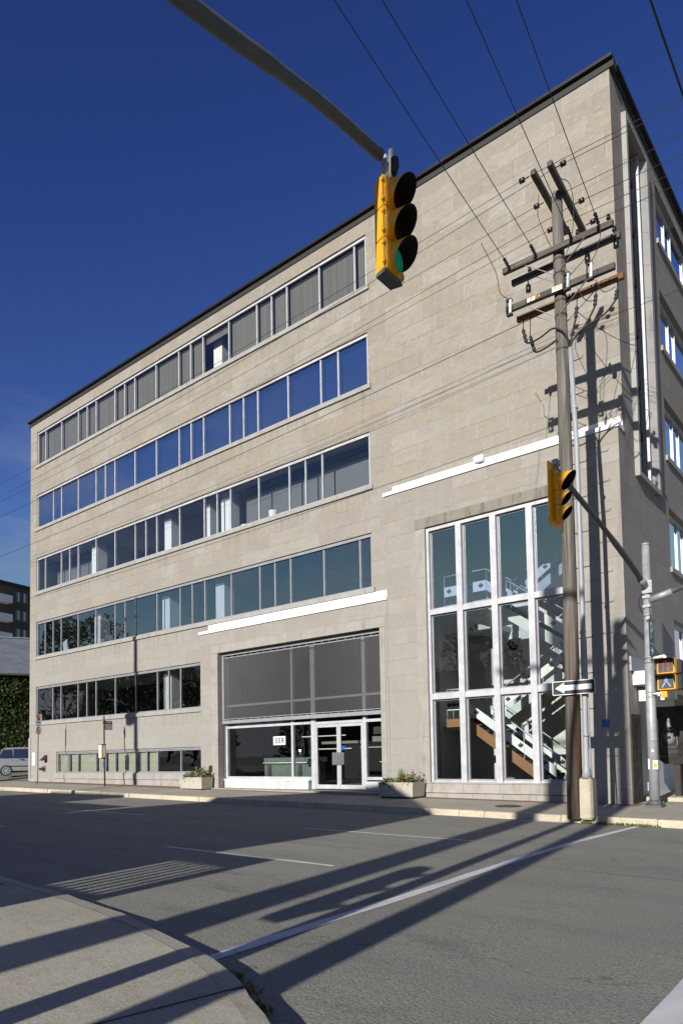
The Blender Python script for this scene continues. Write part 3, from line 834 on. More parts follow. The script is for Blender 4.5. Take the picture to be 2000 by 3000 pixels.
# threshold slab
m = MB(); m.hexa([(-16.6, -0.62, 0.2), (-7.8, -0.62, 0.2), (-7.8, 0.9, 0.2), (-16.6, 0.9, 0.2), (-16.6, -0.62, 0.445), (-7.8, -0.62, 0.40), (-7.8, 0.9, 0.43), (-16.6, 0.9, 0.46)])
m.build('threshold_slab', M['trim'], B)
# ribbed metal screen above the doors
scr = bpy.data.objects.new('metal_screen', None); COL.objects.link(scr); scr.parent = B
scr.location = Vector((-12, -0.2, 3.1)) - B.location; scr['_o'] = (-12, -0.2, 3.1)
m = MB()
n = 108
for k in range(n):
    a = -16.04 + 8.05 * k / n; b = a + 8.05 / n; c = (a + b) / 2
    m.face([(a, -0.20, 3.2), (c, -0.225, 3.2), (c, -0.225, 5.72), (a, -0.20, 5.72)]).face([(c, -0.225, 3.2), (b, -0.20, 3.2), (b, -0.20, 5.72), (c, -0.225, 5.72)])
m.build('mesh_panel', M['screen'], scr)
m = MB()
m.box(-16.10, -7.96, -0.25, -0.10, 3.03, 3.16).box(-16.10, -7.96, -0.25, -0.10, 5.80, 5.90).box(-16.10, -7.96, -0.235, -0.17, 5.70, 5.735).box(-16.10, -7.96, -0.245, -0.215, 3.20, 3.225)
for k in range(22): m.box(-15.9 + k * 0.37, -15.88 + k * 0.37, -0.24, -0.20, 3.16, 3.2).box(-15.9 + k * 0.37, -15.88 + k * 0.37, -0.23, -0.2, 5.735, 5.8)
m.box(-16.11, -16.02, -0.22, -0.12, 3.16, 5.8)
m.build('screen_rail', M['alud'], scr)
# storefront
sf = bpy.data.objects.new('storefront', None); COL.objects.link(sf); sf.parent = B
sf.location = Vector((-12, 0, 0.45)) - B.location; sf['_o'] = (-12, 0, 0.45)
m = MB()
for x0, x1 in ((-16.12, -16.02), (-12.46, -12.36), (-11.46, -11.26), (-9.06, -8.92), (-8.02, -7.93)): m.box(x0, x1, -0.04, 0.08, 0.45 if x0 in (-11.46, -9.06) else 0.80, 5.9)
m.box(-16.02, -12.46, -0.03, 0.07, 0.80, 0.90).box(-12.36, -11.46, -0.03, 0.07, 0.80, 0.90).box(-8.92, -8.02, -0.03, 0.07, 0.80, 0.90)
m.box(-16.02, -12.46, -0.03, 0.07, 2.84, 2.93).box(-12.36, -11.46, -0.03, 0.07, 2.84, 2.93).box(-11.26, -9.06, -0.03, 0.07, 2.80, 2.90).box(-8.92, -8.02, -0.03, 0.07, 2.80, 2.90)
m.box(-16.02, -7.93, -0.03, 0.07, 3.72, 3.80)
m.build('storefront_frame', M['alu'], sf)
for x0, x1, z0, z1 in ((-16.02, -12.46, 0.9, 2.84), (-12.36, -11.46, 0.9, 2.84), (-8.92, -8.02, 0.9, 2.8), (-16.02, -12.46, 3.8, 5.9), (-12.36, -11.46, 3.8, 5.9), (-11.26, -9.06, 3.8, 5.9), (-16.02, -12.46, 2.93, 3.72), (-11.26, -8.02, 2.9, 3.72)):
    MB().box(x0, x1, 0.015, 0.027, z0, z1).build('glass_pane', M['glassc'], sf)
m = MB()
for k in range(4): m.box(-16.08 + k * 1.14, -16.08 + (k + 1) * 1.14 - 0.008, -0.16, 0.2, 0.44, 0.745)
m.box(-8.9, -7.96, -0.16, 0.2, 0.42, 0.745)
m.build('granite_plinth', M['wgranite'], sf)
MB().box(-16.1, -11.47, -0.19, 0.0, 0.747, 0.797).build('plinth_cap', M['flash'], sf)
for x0, x1, hs_ in ((-11.255, -10.165, 1), (-10.155, -9.065, -1)):
    d = bpy.data.objects.new('entrance_door', None); COL.objects.link(d); d.parent = B
    d.location = Vector((x0 if hs_ > 0 else x1, 0, 0.46)) - B.location; d['_o'] = (x0 if hs_ > 0 else x1, 0, 0.46)
    f = MB()
    f.box(x0, x0 + 0.085, -0.03, 0.03, 0.47, 2.79).box(x1 - 0.085, x1, -0.03, 0.03, 0.47, 2.79).box(x0 + 0.085, x1 - 0.085, -0.03, 0.03, 0.47, 0.62).box(x0 + 0.085, x1 - 0.085, -0.03, 0.03, 2.69, 2.79)
    f.build('door_frame', M['alu'], d)
    MB().box(x0 + 0.085, x1 - 0.085, -0.005, 0.007, 0.62, 2.69).build('door_glass', M['glassc'], d)
    px = x1 - 0.26 if hs_ > 0 else x0
    MB().box(px, px + 0.26, -0.085, -0.05, 1.33, 1.77).build('push_plate', M['steel'], d)
MB().box(-10.06, -9.88, -0.022, -0.016, 1.86, 2.0).build('blue_sticker', M['signb'], B)
# lobby: soffit, floor, back wall
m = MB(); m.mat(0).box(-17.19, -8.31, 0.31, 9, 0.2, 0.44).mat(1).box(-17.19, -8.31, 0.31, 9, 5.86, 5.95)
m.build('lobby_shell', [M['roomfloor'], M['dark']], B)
m = MB()
m.box(-11.9, -8.35, 4.4, 4.5, 2.55, 2.85).build('lobby_bulkhead', M['lobbyg'], B)
m = MB(); m.box(-11.9, -8.35, 4.3, 4.4, 2.15, 2.45).box(-15.3, -12.9, 5.0, 5.1, 2.2, 2.32)
m.build('lobby_beam', plain('lobby_cream', (0.42, 0.44, 0.36), 0.6), B)
m = MB(); m.box(-15.6, -13.1, 4.0, 4.04, 2.52, 2.56).box(-14.9, -12.8, 4.0, 4.04, 1.95, 1.99).box(-12.3, -8.35, 4.0, 4.03, 1.98, 2.005)
m.build('strip_light', emit_mat('strip_light_glow', (0.95, 1.0, 0.92), 0.7), B)
m = MB(); m.box(-10.8, -10.5, 5.5, 5.6, 0.45, 2.0).box(-9.0, -8.5, 5.5, 5.6, 0.45, 1.9)
m.build('lobby_panel', M['orange'], B)

# --- stair window
sw = bpy.data.objects.new('stair_window', None); COL.objects.link(sw); sw.parent = B
sw.location = Vector((-3.7, -0.3, 0.74)) - B.location; sw['_o'] = (-3.7, -0.3, 0.74)
MX = [-6.06, -4.92, -3.75, -2.60, -1.44]
m = MB()
m.box(-6.09, -6.0, -0.40, -0.22, 0.76, 8.86).box(-1.50, -1.41, -0.40, -0.22, 0.76, 8.86).box(-6.0, -1.5, -0.40, -0.22, 8.76, 8.86)
for x in MX[1:-1]: m.box(x - 0.095, x + 0.095, -0.43, -0.22, 0.76, 8.76)
xs_ = [-6.0, MX[1] - 0.095, MX[1] + 0.095, MX[2] - 0.095, MX[2] + 0.095, MX[3] - 0.095, MX[3] + 0.095, -1.5]
for k in range(0, 8, 2):
    for z0, z1 in ((6.06, 6.23), (3.36, 3.54)): m.box(xs_[k], xs_[k + 1], -0.40, -0.22, z0, z1)
    m.box(xs_[k], xs_[k + 1], -0.36, -0.22, 0.76, 0.82)
m.build('mullion_grid', M['alu'], sw)
m = MB()   # inner pane frames
for k in range(0, 8, 2):
    for z0, z1 in ((0.82, 3.36), (3.54, 6.06), (6.23, 8.76)):
        a, b = xs_[k], xs_[k + 1]
        m.box(a + 0.001, a + 0.04, -0.30, -0.24, z0, z1).box(b - 0.04, b - 0.001, -0.30, -0.24, z0, z1).box(a + 0.04, b - 0.04, -0.30, -0.24, z0, z0 + 0.045).box(a + 0.04, b - 0.04, -0.30, -0.24, z1 - 0.045, z1)
m.build('pane_frame', M['alud'], sw)
for k in range(0, 8, 2):
    for z0, z1 in ((0.82, 3.36), (3.54, 6.06), (6.23, 8.76)):
        MB().box(xs_[k] + 0.02, xs_[k + 1] - 0.02, -0.275, -0.262, z0 + 0.01, z1 - 0.01).build('glass_pane', M['glassc'] if z0 < 6 else M['glasss'], sw)
m = MB(); x = -6.46
for b in (-5.1, -3.7, -2.3, -1.05): m.box(x, b - 0.006, YB - 0.03, YB + 0.2, 8.885, 9.2); x = b
m.build('stained_lintel', M['dirty'], sw)
for x0, x1 in ((-6.46, -6.105), (-1.40, -1.05)):
    z = 0.75; m = MB()
    for b in (2.2, 3.9, 5.6, 7.3, 8.88): m.box(x0, x1, YB - 0.015, YB + 0.1, z, b - 0.006); z = b
    m.build('stone_jamb', M['trim'], sw)
m = MB(); x = -6.3
for b in (-4.92, -3.7, -2.5, -1.15):
    m.hexa([(x, YB - 0.10, 0.45), (b - 0.006, YB - 0.10, 0.45), (b - 0.006, YB + 0.1, 0.45), (x, YB + 0.1, 0.45), (x, YB - 0.045, 0.72), (b - 0.006, YB - 0.045, 0.72), (b - 0.006, YB + 0.1, 0.72), (x, YB + 0.1, 0.72)]); x = b
m.box(-6.2, -1.25, YB - 0.07, YB + 0.1, 0.725, 0.765)
x = -6.32
for b in (-5.5, -4.6, -3.6, -2.6, -1.13): m.box(x, b - 0.008, YB - 0.06, YB + 0.05, 0.12, 0.43); x = b
m.build('stair_bay_plinth', M['plinth'], sw)
# left facade plinth and ledge
m = MB(); x = -32.3
for b in (-30, -27.4, -24.6, -22, -19.6, -17.25): m.box(x, b - 0.012, -0.05, 0.05, 0.1, 0.72); x = b
m.build('base_course', M['plinth'], B)
m = MB(); x = -29.75
for b in (-27.0, -24.3, -21.5, -19, -17.22): m.box(x, b - 0.008, -0.075, 0.05, 0.74, 0.865); x = b
m.build('basement_ledge', M['sill'], B)

# --- stair hall behind the glass
m = MB()
m.mat(0).box(-8.19, -0.31, 5.2, 5.35, 0.2, 10.2).box(-0.42, -0.31, 0.31, 5.2, 0.2, 10.2).mat(1).box(-8.19, -0.31, 0.31, 5.2, 10.0, 10.19).mat(2).box(-7.6, -0.43, 0.01, 5.2, 0.2, 0.6)
m.mat(1).box(-8.09, -5.9, 3.8, 5.19, 2.5, 2.7).box(-8.09, -5.9, 3.8, 5.19, 6.2, 6.4)
m.mat(0).box(-8.19, -8.10, 0.02, 5.19, 0.61, 9.99)
m.build('stair_hall_wall', [M['stairgrey'], M['ceil'], M['roomfloor']], B)
for x0, zz0 in ((-6.6, 0.6), (-6.6, 4.1)):
    MB().box(x0, x0 + 1.1, 5.14, 5.19, zz0, zz0 + 2.1).build('hall_door', M['white' if zz0 > 1 else 'alud'], B)
st = bpy.data.objects.new('staircase', None); COL.objects.link(st); st.parent = B
st.location = Vector((-3.7, 1.5, 0.6)) - B.location; st['_o'] = (-3.7, 1.5, 0.6)
def flight(xa, za, xb, zb, y0, y1, out_mat, und=True):
    """a flight between (xa,za) low end and (xb,zb) high end"""
    n = 11
    m = MB()
    for k in range(n):
        xa_ = xa + (xb - xa) * k / n; xb_ = xa + (xb - xa) * (k + 1) / n; z = za + (zb - za) * (k + 1) / n
        m.box(xa_, xb_, y0 + 0.06, y1 - 0.06, z - 0.045, z)
    m.build('tread', M['dark'], st)
    for y in (y0, y1 - 0.05):
        P = [(xa, y, za - 0.22), (xb, y, zb - 0.28), (xb, y, zb + 0.07), (xa, y, za + 0.13)]
        MB().prism(P, (0, 0, 0), (0, 0.05, 0)).build('stringer', out_mat if y == y0 else M['sgreen'], st)
    if und: MB().prism([(xa, y0 + 0.05, za - 0.2), (xb, y0 + 0.05, zb - 0.26), (xb, y0 + 0.05, zb - 0.2), (xa, y0 + 0.05, za - 0.14)], (0, 0, 0), (0, y1 - y0 - 0.1, 0)).build('soffit', M['stairgrey'], st)
    rail(xa, za, xb, zb, y0 + 0.02); rail(xa, za, xb, zb, y1 - 0.02)
def leafs(m, pts):
    for (x, y, z) in pts: m.face([(x + a * 0.10, y, z + b * 0.10) for a, b in LEAF])
def rail(xa, za, xb, zb, y, curl=False):
    m = MB()
    m.tube([(xa, y, za + 0.95), (xb, y, zb + 0.95)], 0.022, 6)
    for k in range(4):
        q = k / 3; x = xa + (xb - xa) * q; z = za + (zb - za) * q
        m.tube([(x, y, z), (x, y, z + 0.95)], 0.014, 5)
    m.build('handrail', M['alu'], st)
    MB().prism([(xa, y - 0.008, za + 0.28), (xb, y - 0.008, zb + 0.28), (xb, y - 0.008, zb + 0.60), (xa, y - 0.008, za + 0.60)], (0, 0, 0), (0, 0.016, 0)).build('balustrade_panel', M['flash'], st)
    m = MB(); leafs(m, [(xa + (xb - xa) * q, y - 0.012, za + (zb - za) * q + 0.44) for q in (0.12, 0.37, 0.62, 0.87)])
    m.build('maple_leaf_cutout', M['signk'], st)
YF0, YF1, YR0, YR1 = 0.35, 1.75, 2.3, 3.7
flight(-2.35, 0.62, -5.25, 2.75, YF0, YF1, M['brown'])
flight(-5.1, 2.75, -2.0, 4.75, YR0, YR1, M['sgreen'])
flight(-2.0, 4.75, -4.4, 6.45, YF0, YF1, M['sgreen'])
flight(-4.4, 6.45, -1.4, 8.5, YR0, YR1, M['sgreen'])
m = MB().box(-5.95, -5.25, YF0, YR1, 2.5, 2.76); m.build('landing', M['brown'], st)
m = MB().box(-2.0, -0.6, YF0, YR1, 4.45, 4.76).box(-5.95, -4.4, YF0, YR1, 6.2, 6.46); m.build('landing', M['sgreen'], st)
rail(-5.92, 6.46, -4.4, 6.46, YF0 + 0.02); rail(-5.92, 2.76, -5.25, 2.76, YF0 + 0.02); rail(-2.0, 4.76, -0.7, 4.76, YF0 + 0.02)
for z, tx in ((5.72, '2'), (2.2, '1')):
    MB().box(-6.0, -5.5, 5.1, 5.13, z - 0.22, z + 0.22).build('floor_number_plate', M['signk'], B)
    text_mb(tx, 0.42, lambda u, v: (-5.75 + u, 5.09, z + v)).build('floor_number', M['signw'], B)

# --- roof edge
m = MB(); x = -32.58
while x < 0.1:
    b = min(0.13, x + 3.05); m.mat(0).box(x, b - 0.006, -0.15, 0.25, 20.895, 20.985).mat(1).box(x, b - 0.001, -0.035, 0.25, 20.685, 20.894); x += 3.05
y = 0.252
while y < 24:
    b = min(24.4, y + 3.05); m.mat(0).box(-0.25, 0.15, y, b - 0.006, 20.895, 20.985).mat(1).box(-0.25, 0.035, y, b - 0.001, 20.685, 20.894); y += 3.05
m.build('roof_fascia', [M['fascia'], M['rubber']], B)

# --- right hand facade
wy = [(4.38, 11.2)]
hs2 = [(4.38, 11.2, BOT[i], HEAD[i]) for i in range(4)] + [(4.45, 11.2, 3.95, HEAD[4])]
hs2 += [(13.0, 19.8, BOT[i], HEAD[i]) for i in range(4)]
hs2 += [(1.12, 2.95, 9.55, 19.92), (0.42, 12.0, 0.1, 3.35)]
m = wall_holes(MB(), 'x', 0.0, 0.3, (0.302, 24.0), (0.1, 20.68), hs2)
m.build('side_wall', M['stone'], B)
m = MB(); m.face([(0.0005, -0.449, 0.15), (0.0005, 0.301, 0.15), (0.0005, 0.301, 10.28), (0.0005, -0.449, 10.28)]); m.build('corner_return', M['stone'], B)
def side_window(y0, y1, z0, z1):
    w = bpy.data.objects.new('side_window', None); COL.objects.link(w); w.parent = B
    w.location = Vector((0, (y0 + y1) / 2, z0)) - B.location; w['_o'] = (0, (y0 + y1) / 2, z0)
    f = MB(); xg = -0.2
    ys = [y0, y0 + 1.62, y0 + 2.42, y0 + 4.1, y0 + 5.2, y1]
    f.box(xg - 0.05, xg + 0.04, y0, y1, z1 - 0.16, z1 - 0.002).box(xg - 0.05, xg + 0.04, y0, y1, z0 + 0.002, z0 + 0.06)
    f.box(xg - 0.05, xg + 0.04, y0 + 0.002, y0 + 0.06, z0 + 0.062, z1 - 0.162).box(xg - 0.05, xg + 0.04, y1 - 0.06, y1 - 0.002, z0 + 0.062, z1 - 0.162)
    for y in ys[1:-1]: f.box(xg - 0.05, xg + 0.05, y - 0.024, y + 0.024, z0 + 0.062, z1 - 0.162)
    f.build('window_frame', M['alu'], w)
    for a, b in zip(ys[:-1], ys[1:]): MB().box(xg - 0.01, xg + 0.002, a + 0.01, b - 0.01, z0 + 0.03, z1 - 0.05).build('glass_pane', M['glassb'], w)
    s = MB(); y = y0 - 0.09
    while y < y1 + 0.08:
        b = min(y1 + 0.09, y + 1.7); s.box(-0.1, 0.07, y, b - 0.008, z0 - 0.165, z0 - 0.002); y += 1.7
    s.build('stone_sill', M['sill'], w)
for h in hs2[:9]: side_window(*h)
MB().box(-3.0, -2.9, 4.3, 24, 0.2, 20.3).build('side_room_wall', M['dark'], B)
# tall framed slit window
fw = bpy.data.objects.new('slit_window', None); COL.objects.link(fw); fw.parent = B
fw.location = Vector((0, 2.1, 9.3)) - B.location; fw['_o'] = (0, 2.1, 9.3)
m = MB()
z = 9.36
while z < 20.05:
    b = min(20.08, z + 1.03)
    m.hexa([(0.001, 0.93, z), (0.13, 0.96, z), (0.13, 1.10, z), (0.001, 1.12, z), (0.001, 0.93, b - 0.008), (0.13, 0.96, b - 0.008), (0.13, 1.10, b - 0.008), (0.001, 1.12, b - 0.008)])
    m.hexa([(-0.24, 2.62, z), (0.13, 2.98, z), (0.13, 3.18, z), (-0.24, 3.24, z), (-0.24, 2.62, b - 0.008), (0.13, 2.98, b - 0.008), (0.13, 3.18, b - 0.008), (-0.24, 3.24, b - 0.008)])
    z += 1.03
m.box(0.001, 0.13, 1.121, 2.975, 19.93, 20.08)
m.hexa([(0.001, 1.121, 9.36), (0.13, 1.121, 9.36), (0.13, 2.975, 9.36), (0.001, 2.975, 9.36), (-0.24, 1.121, 9.62), (0.13, 1.121, 9.5), (0.13, 2.975, 9.5), (-0.24, 2.975, 9.62)])
m.build('stone_frame', M['sill'], fw)
m = MB()
for z in (11.0, 12.6, 14.2, 15.8, 17.4, 19.0): m.box(-0.27, -0.20, 1.12, 2.6, z, z + 0.28)
m.build('spandrel', M['iron'], fw)
m = MB(); m.box(-0.10, -0.01, 2.56, 2.62, 9.6, 19.9).box(-0.24, -0.17, 1.75, 1.80, 9.6, 19.9); m.build('white_mullion', M['alu'], fw)
m = MB(); m.box(-0.26, -0.25, 1.12, 2.6, 9.6, 19.9); m.build('glass_pane', M['glassb'], fw)
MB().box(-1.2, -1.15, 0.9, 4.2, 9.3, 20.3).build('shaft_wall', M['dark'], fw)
# ground floor recess, canopy, granite pier
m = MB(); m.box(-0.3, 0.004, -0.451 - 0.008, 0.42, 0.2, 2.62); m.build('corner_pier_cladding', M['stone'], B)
m = MB(); m.box(0.006, 0.03, -0.40, 0.41, 0.25, 2.6); m.build('granite_cladding', M['granite'], B)
m = MB(); m.mat(0).box(-1.5, -1.4, 0.42, 12, 0.2, 3.3).mat(1).box(-1.38, -1.3, 2.4, 2.9, 0.3, 3.0).box(-1.38, -1.3, 5.6, 6.4, 0.3, 3.0).mat(2).box(-1.36, -1.32, 3.0, 5.5, 0.5, 2.9)
m.mat(3).box(-1.39, 0, 0.43, 12, 3.36, 3.42); m.mat(0).box(-1.4, -0.3, 0.42, 0.5, 0.2, 3.3)
m.build('recess_wall', [M['granite'], M['orange'], M['glassc'], M['room']], B)
m = MB(); m.box(-1.39, 1.6, 0.9, 12, 0.15, 0.36); m.build('entrance_landing', M['block'], B)
m = MB()
m.mat(0).box(0.002, 1.25, -0.05, 12, 3.38, 3.74).mat(1).box(0.006, 0.06, -0.30, 12, 3.745, 4.12)
m.mat(0).box(0.04, 0.95, 0.30, 0.5, 2.96, 3.25)
m.build('canopy', [M['flash'], M['alud']], B)

# ------------------------------------------------------------------ small things fixed on or behind the facade
num = thing('number_plate', 'white plate reading 359 hung inside the lobby window', 'sign', (-13.1, 0.0, 2.3))
MB().box(-13.44, -12.80, -0.002, 0.006, 2.11, 2.44).build('plate', M['signw'], num)
text_mb('359', 0.29, lambda u, v: (-13.12 + u * 1.15, -0.006, 2.262 + v), 0, 0.006).build('numeral', M['signk'], num)
lamp = thing('security_light', 'small white box floodlight on the flashing above the stair window', 'lamp', (-4.1, -0.52, 10.5))
MB().box(-4.22, -3.9, -0.62, -0.46, 10.42, 10.62).build('lamp_body', M['flash'], lamp, bevel=0.02)
MB().box(-4.12, -4.0, -0.46, -0.10, 10.41, 10.47).build('bracket', M['alud'], lamp)
wl = thing('wall_lamp', 'dark hooded lamp on the wall above the pipe outlet', 'lamp', (-30.5, 0, 1.8))
MB().hexa([(-30.72, -0.02, 1.62), (-30.5, -0.02, 1.62), (-30.5, 0.0, 1.62), (-30.72, 0.0, 1.62), (-30.72, -0.02, 1.98), (-30.5, -0.02, 1.98), (-30.5, 0, 1.98), (-30.72, 0, 1.98)]).build('back_plate', M['iron'], wl)
MB().hexa([(-30.74, -0.34, 1.70), (-30.48, -0.34, 1.70), (-30.48, -0.02, 1.70), (-30.74, -0.02, 1.70), (-30.74, -0.30, 1.74), (-30.48, -0.30, 1.74), (-30.48, -0.02, 2.0), (-30.74, -0.02, 2.0)]).build('hood', M['bronze'], wl)
fd = thing('fire_connection', 'brass hose connection on a plate low on the wall below the lamp', 'hose connection', (-30.8, 0, 1.25))
MB().box(-31.0, -30.62, -0.03, 0, 1.1, 1.42).build('back_plate', M['steel'], fd)
MB().tube([(-30.88, -0.03, 1.26), (-30.92, -0.22, 1.25)], 0.075, 10).tube([(-30.74, -0.03, 1.26), (-30.72, -0.2, 1.25)], 0.06, 10).build('hose_inlet', M['iron'], fd)
ws = thing('wall_notice', 'white vertical notice on the wall near the left corner', 'sign', (-31.95, 0, 1.8))
MB().box(-32.1, -31.8, -0.02, 0, 1.45, 2.15).build('plate', M['signw'], ws)
m = MB()
for k in range(5): m.face([(-32.05, -0.023, 1.55 + k * 0.12), (-31.85, -0.023, 1.55 + k * 0.12), (-31.85, -0.023, 1.59 + k * 0.12), (-32.05, -0.023, 1.59 + k * 0.12)])
m.build('notice_lines', plain('faded_print', (0.55, 0.35, 0.35)), ws)
bp = tag(MB().box(-0.70, -0.53, -0.475, -0.452, 2.28, 2.47).build('blue_plaque', M['signb']), 'small blue plaque on the corner pier beside the utility pole', 'plaque')
cg = tag(MB().box(-32.5, -32.28, -0.03, 0.3, 0.6, 2.95).build('corner_guard', M['sill']), 'pale metal guard on the left corner of the building', 'corner guard')
def bucket(x, lab, h, w):
    b = MB(); b.tube([(x, 0.42, 11.06), (x, 0.42, 11.06 + h)], [w * 0.8, w], 14)
    tag(b.build('bucket', M['white']), lab, 'bucket')
bucket(-15.3, 'squat white tub on the third row sill, left of the tall one', 0.2, 0.2)
bucket(-13.7, 'tall white pail on the third row window sill', 0.42, 0.19)
MB_ = MB().beam((-29.35, 0.45, 7.42), (-29.6, 0.5, 8.15), 0.5, 0.02, (0, 1, 0)); tag(MB_.build('white_board', M['signw']), 'white board leaning inside the second row window at far left', 'board')
desk = thing('reception_desk', 'pale green glass reception counter with a steel rail in the lobby', 'counter', (-15, 2.6, 0.45))
MB().box(-16.4, -13.3, 2.4, 2.9, 0.46, 1.42).build('counter_front', M['lobbyg'], desk)
MB().box(-16.4, -13.25, 2.36, 2.95, 1.43, 1.62).build('counter_top', M['lobbyg'], desk)
MB().tube([(-16.45, 2.28, 1.40), (-13.2, 2.28, 1.40)], 0.022, 8).build('rail', M['flash'], desk)
m = MB()
for x in (-16.15, -14.35, -13.35): m.box(x, x + 0.2, 2.34, 2.39, 0.46, 1.32)
m.build('support', M['dark'], desk)
dk2 = thing('glass_barrier', 'short green glass barrier behind the right sidelight of the doors', 'barrier', (-8.9, 2.2, 0.45))
MB().box(-9.9, -8.4, 2.2, 2.23, 0.5, 1.35).build('glass_sheet', M['lobbyg'], dk2)
MB().tube([(-9.95, 2.15, 1.4), (-8.4, 2.15, 1.4)], 0.022, 8).build('rail', M['flash'], dk2)
sp = thing('spot_lamp', 'bright small spot lamp glinting above the lobby counter', 'lamp', (-13.9, 2.0, 1.7))
m = MB(); m.tube([(-13.9, 2.0, 1.88), (-13.9, 2.0, 1.93)], 0.03, 10); m.build('bulb', emit_mat('lamp_glow', (1, 0.98, 0.92), 14), sp)
MB().tube([(-13.9, 2.03, 1.62), (-13.9, 2.03, 1.88)], 0.012, 6).build('stem', M['steel'], sp)

# ------------------------------------------------------------------ wooden utility pole on the far kerb
up = thing('utility_pole', 'weathered wooden utility pole with stacked crossarms at the far kerb', 'utility pole', (-0.37, -3.47, 0.15))
m = MB(); m.tube([(-0.37, -3.47, 0.1), (-0.31, -3.48, 4.8), (-0.285, -3.49, 9.0), (-0.28, -3.5, 14.95)], [0.178, 0.162, 0.148, 0.125], 20)
m.build('pole', M['wood'], up)
def arm(x0, x1, y, z0, z1, mt, nm='crossarm'):
    m = MB(); m.beam((x0, y, z0), (x1, y, z1), 0.10, 0.135)
    for q in (0.12, 0.3, 0.7, 0.88):
        x = x0 + (x1 - x0) * q; z = z0 + (z1 - z0) * q
        m.mat(1).tube([(x, y - 0.065, z), (x, y + 0.065, z)], 0.014, 6).mat(0)
    return m.build(nm, [mt, M['stepiron']], up)
arm(-1.62, 1.05, -3.69, 13.53, 13.44, M['woodx']); arm(-1.57, 1.08, -3.30, 13.42, 13.38, M['woodx'])
arm(-1.56, 1.05, -3.69, 12.52, 12.44, M['woodx']); arm(-1.46, 1.12, -3.30, 12.43, 12.40, M['woodo'])
m = MB(); m.beam((-0.11, -4.34, 15.06), (-0.13, -2.14, 14.72), 0.11, 0.14).beam((-0.46, -4.46, 14.97), (-0.44, -2.5, 14.66), 0.11, 0.14)
m.build('top_beam', M['woody'], up)
for z in (13.3, 12.28):
    for s_ in (-1, 1):
        for y in (-3.75, -3.24): m = MB(); m.beam((-0.29 + s_ * 0.72, y, z + 0.08), (-0.29 + s_ * 0.05, y + (0.06 if y < -3.5 else -0.06), z - 0.42), 0.035, 0.006); m.build('brace', M['alud'], up)
m = MB()
for z in (13.30, 12.95, 12.28, 11.93, 11.1): m.tube([(-0.285, -3.49, z - 0.025), (-0.285, -3.49, z + 0.025)], 0.147, 18)
m.build('band', M['stepiron'], up)
def insul(x, y, z, h=0.16, r=0.05, nm='insulator', mt='porc'):
    m = MB(); m.tube([(x, y, z), (x, y, z + h * 0.25), (x, y, z + h * 0.3), (x, y, z + h * 0.55), (x, y, z + h * 0.6), (x, y, z + h * 0.85), (x, y, z + h)], [r * 0.4, r * 0.4, r, r * 0.95, r * 0.6, r * 0.85, r * 0.4], 10)
    return m.build(nm, M[mt], up)
def strain(a, b, r=0.045):
    a = Vector(a); b = Vector(b)
    m = MB(); L = []; rr = []
    for k in range(9):
        L.append(a.lerp(b, k / 8)); rr.append(r if k % 2 else r * 0.45)
    m.tube(L, rr, 8)
    return m.build('strain_insulator', M['porc'], up)
WX = [(-1.43, 0.356), (-0.75, 0.84), (0.12, 2.37), (0.75, 3.09)]
for x, xe in WX: strain((x, -3.76, 13.52), (x + 0.04, -4.12, 13.54))
for x, y, z in ((-1.1, -3.3, 13.5), (0.95, -3.69, 13.54), (0.25, -3.69, 13.54), (0.95, -3.3, 13.5)): insul(x, y, z - 0.01)
for x, y, z in ((-1.15, -3.30, 13.0), (0.32, -3.30, 13.06), (0.98, -3.3, 13.1)):
    m = MB(); m.tube([(x, y, z + 0.32), (x, y, z + 0.2), (x, y, z + 0.19), (x, y, z + 0.02), (x, y, z)], [0.012, 0.02, 0.062, 0.062, 0.02], 10); m.build('lightning_arrester', M['porc'], up)
for x in (-1.42, 0.02, 0.55):
    y = -3.78; z = 12.52
    m = MB(); L = []; rr = []
    for k in range(17): L.append((x + 0.02 * (k / 16), y - 0.02, z - 0.18 + 0.34 * k / 16)); rr.append(0.044 if k % 2 else 0.022)
    m.mat(0).tube(L, rr, 10).mat(1).tube([(x - 0.09, y - 0.02, z - 0.16), (x - 0.075, y - 0.02, z + 0.18)], 0.017, 6).box(x - 0.10, x + 0.04, y - 0.03, y + 0.07, z + 0.16, z + 0.2).box(x - 0.10, x + 0.04, y - 0.03, y + 0.07, z - 0.21, z - 0.17).box(x - 0.02, x + 0.02, y - 0.0, y + 0.04, z - 0.06, z + 0.0)
    m.build('fuse_cutout', [M['pporc'], M['iron']], up)
for (x, y, z) in ((-4.34, 0, 0),): pass
BI = [(-0.58, -4.36), (-0.58, -3.55), (-0.02, -4.22), (-0.02, -3.1), (-0.58, -2.75), (0.0, -2.4)]
for k, (x, y) in enumerate(BI):
    s_ = -1 if x < -0.3 else 1
    z = 15.0 - (y + 4.4) * 0.155
    m = MB(); m.tube([(x, y, z), (x + s_ * 0.12, y, z), (x + s_ * 0.13, y, z), (x + s_ * 0.24, y, z), (x + s_ * 0.25, y, z)], [0.012, 0.014, 0.06, 0.06, 0.02], 10); m.build('spool_insulator', M['porc'], up)
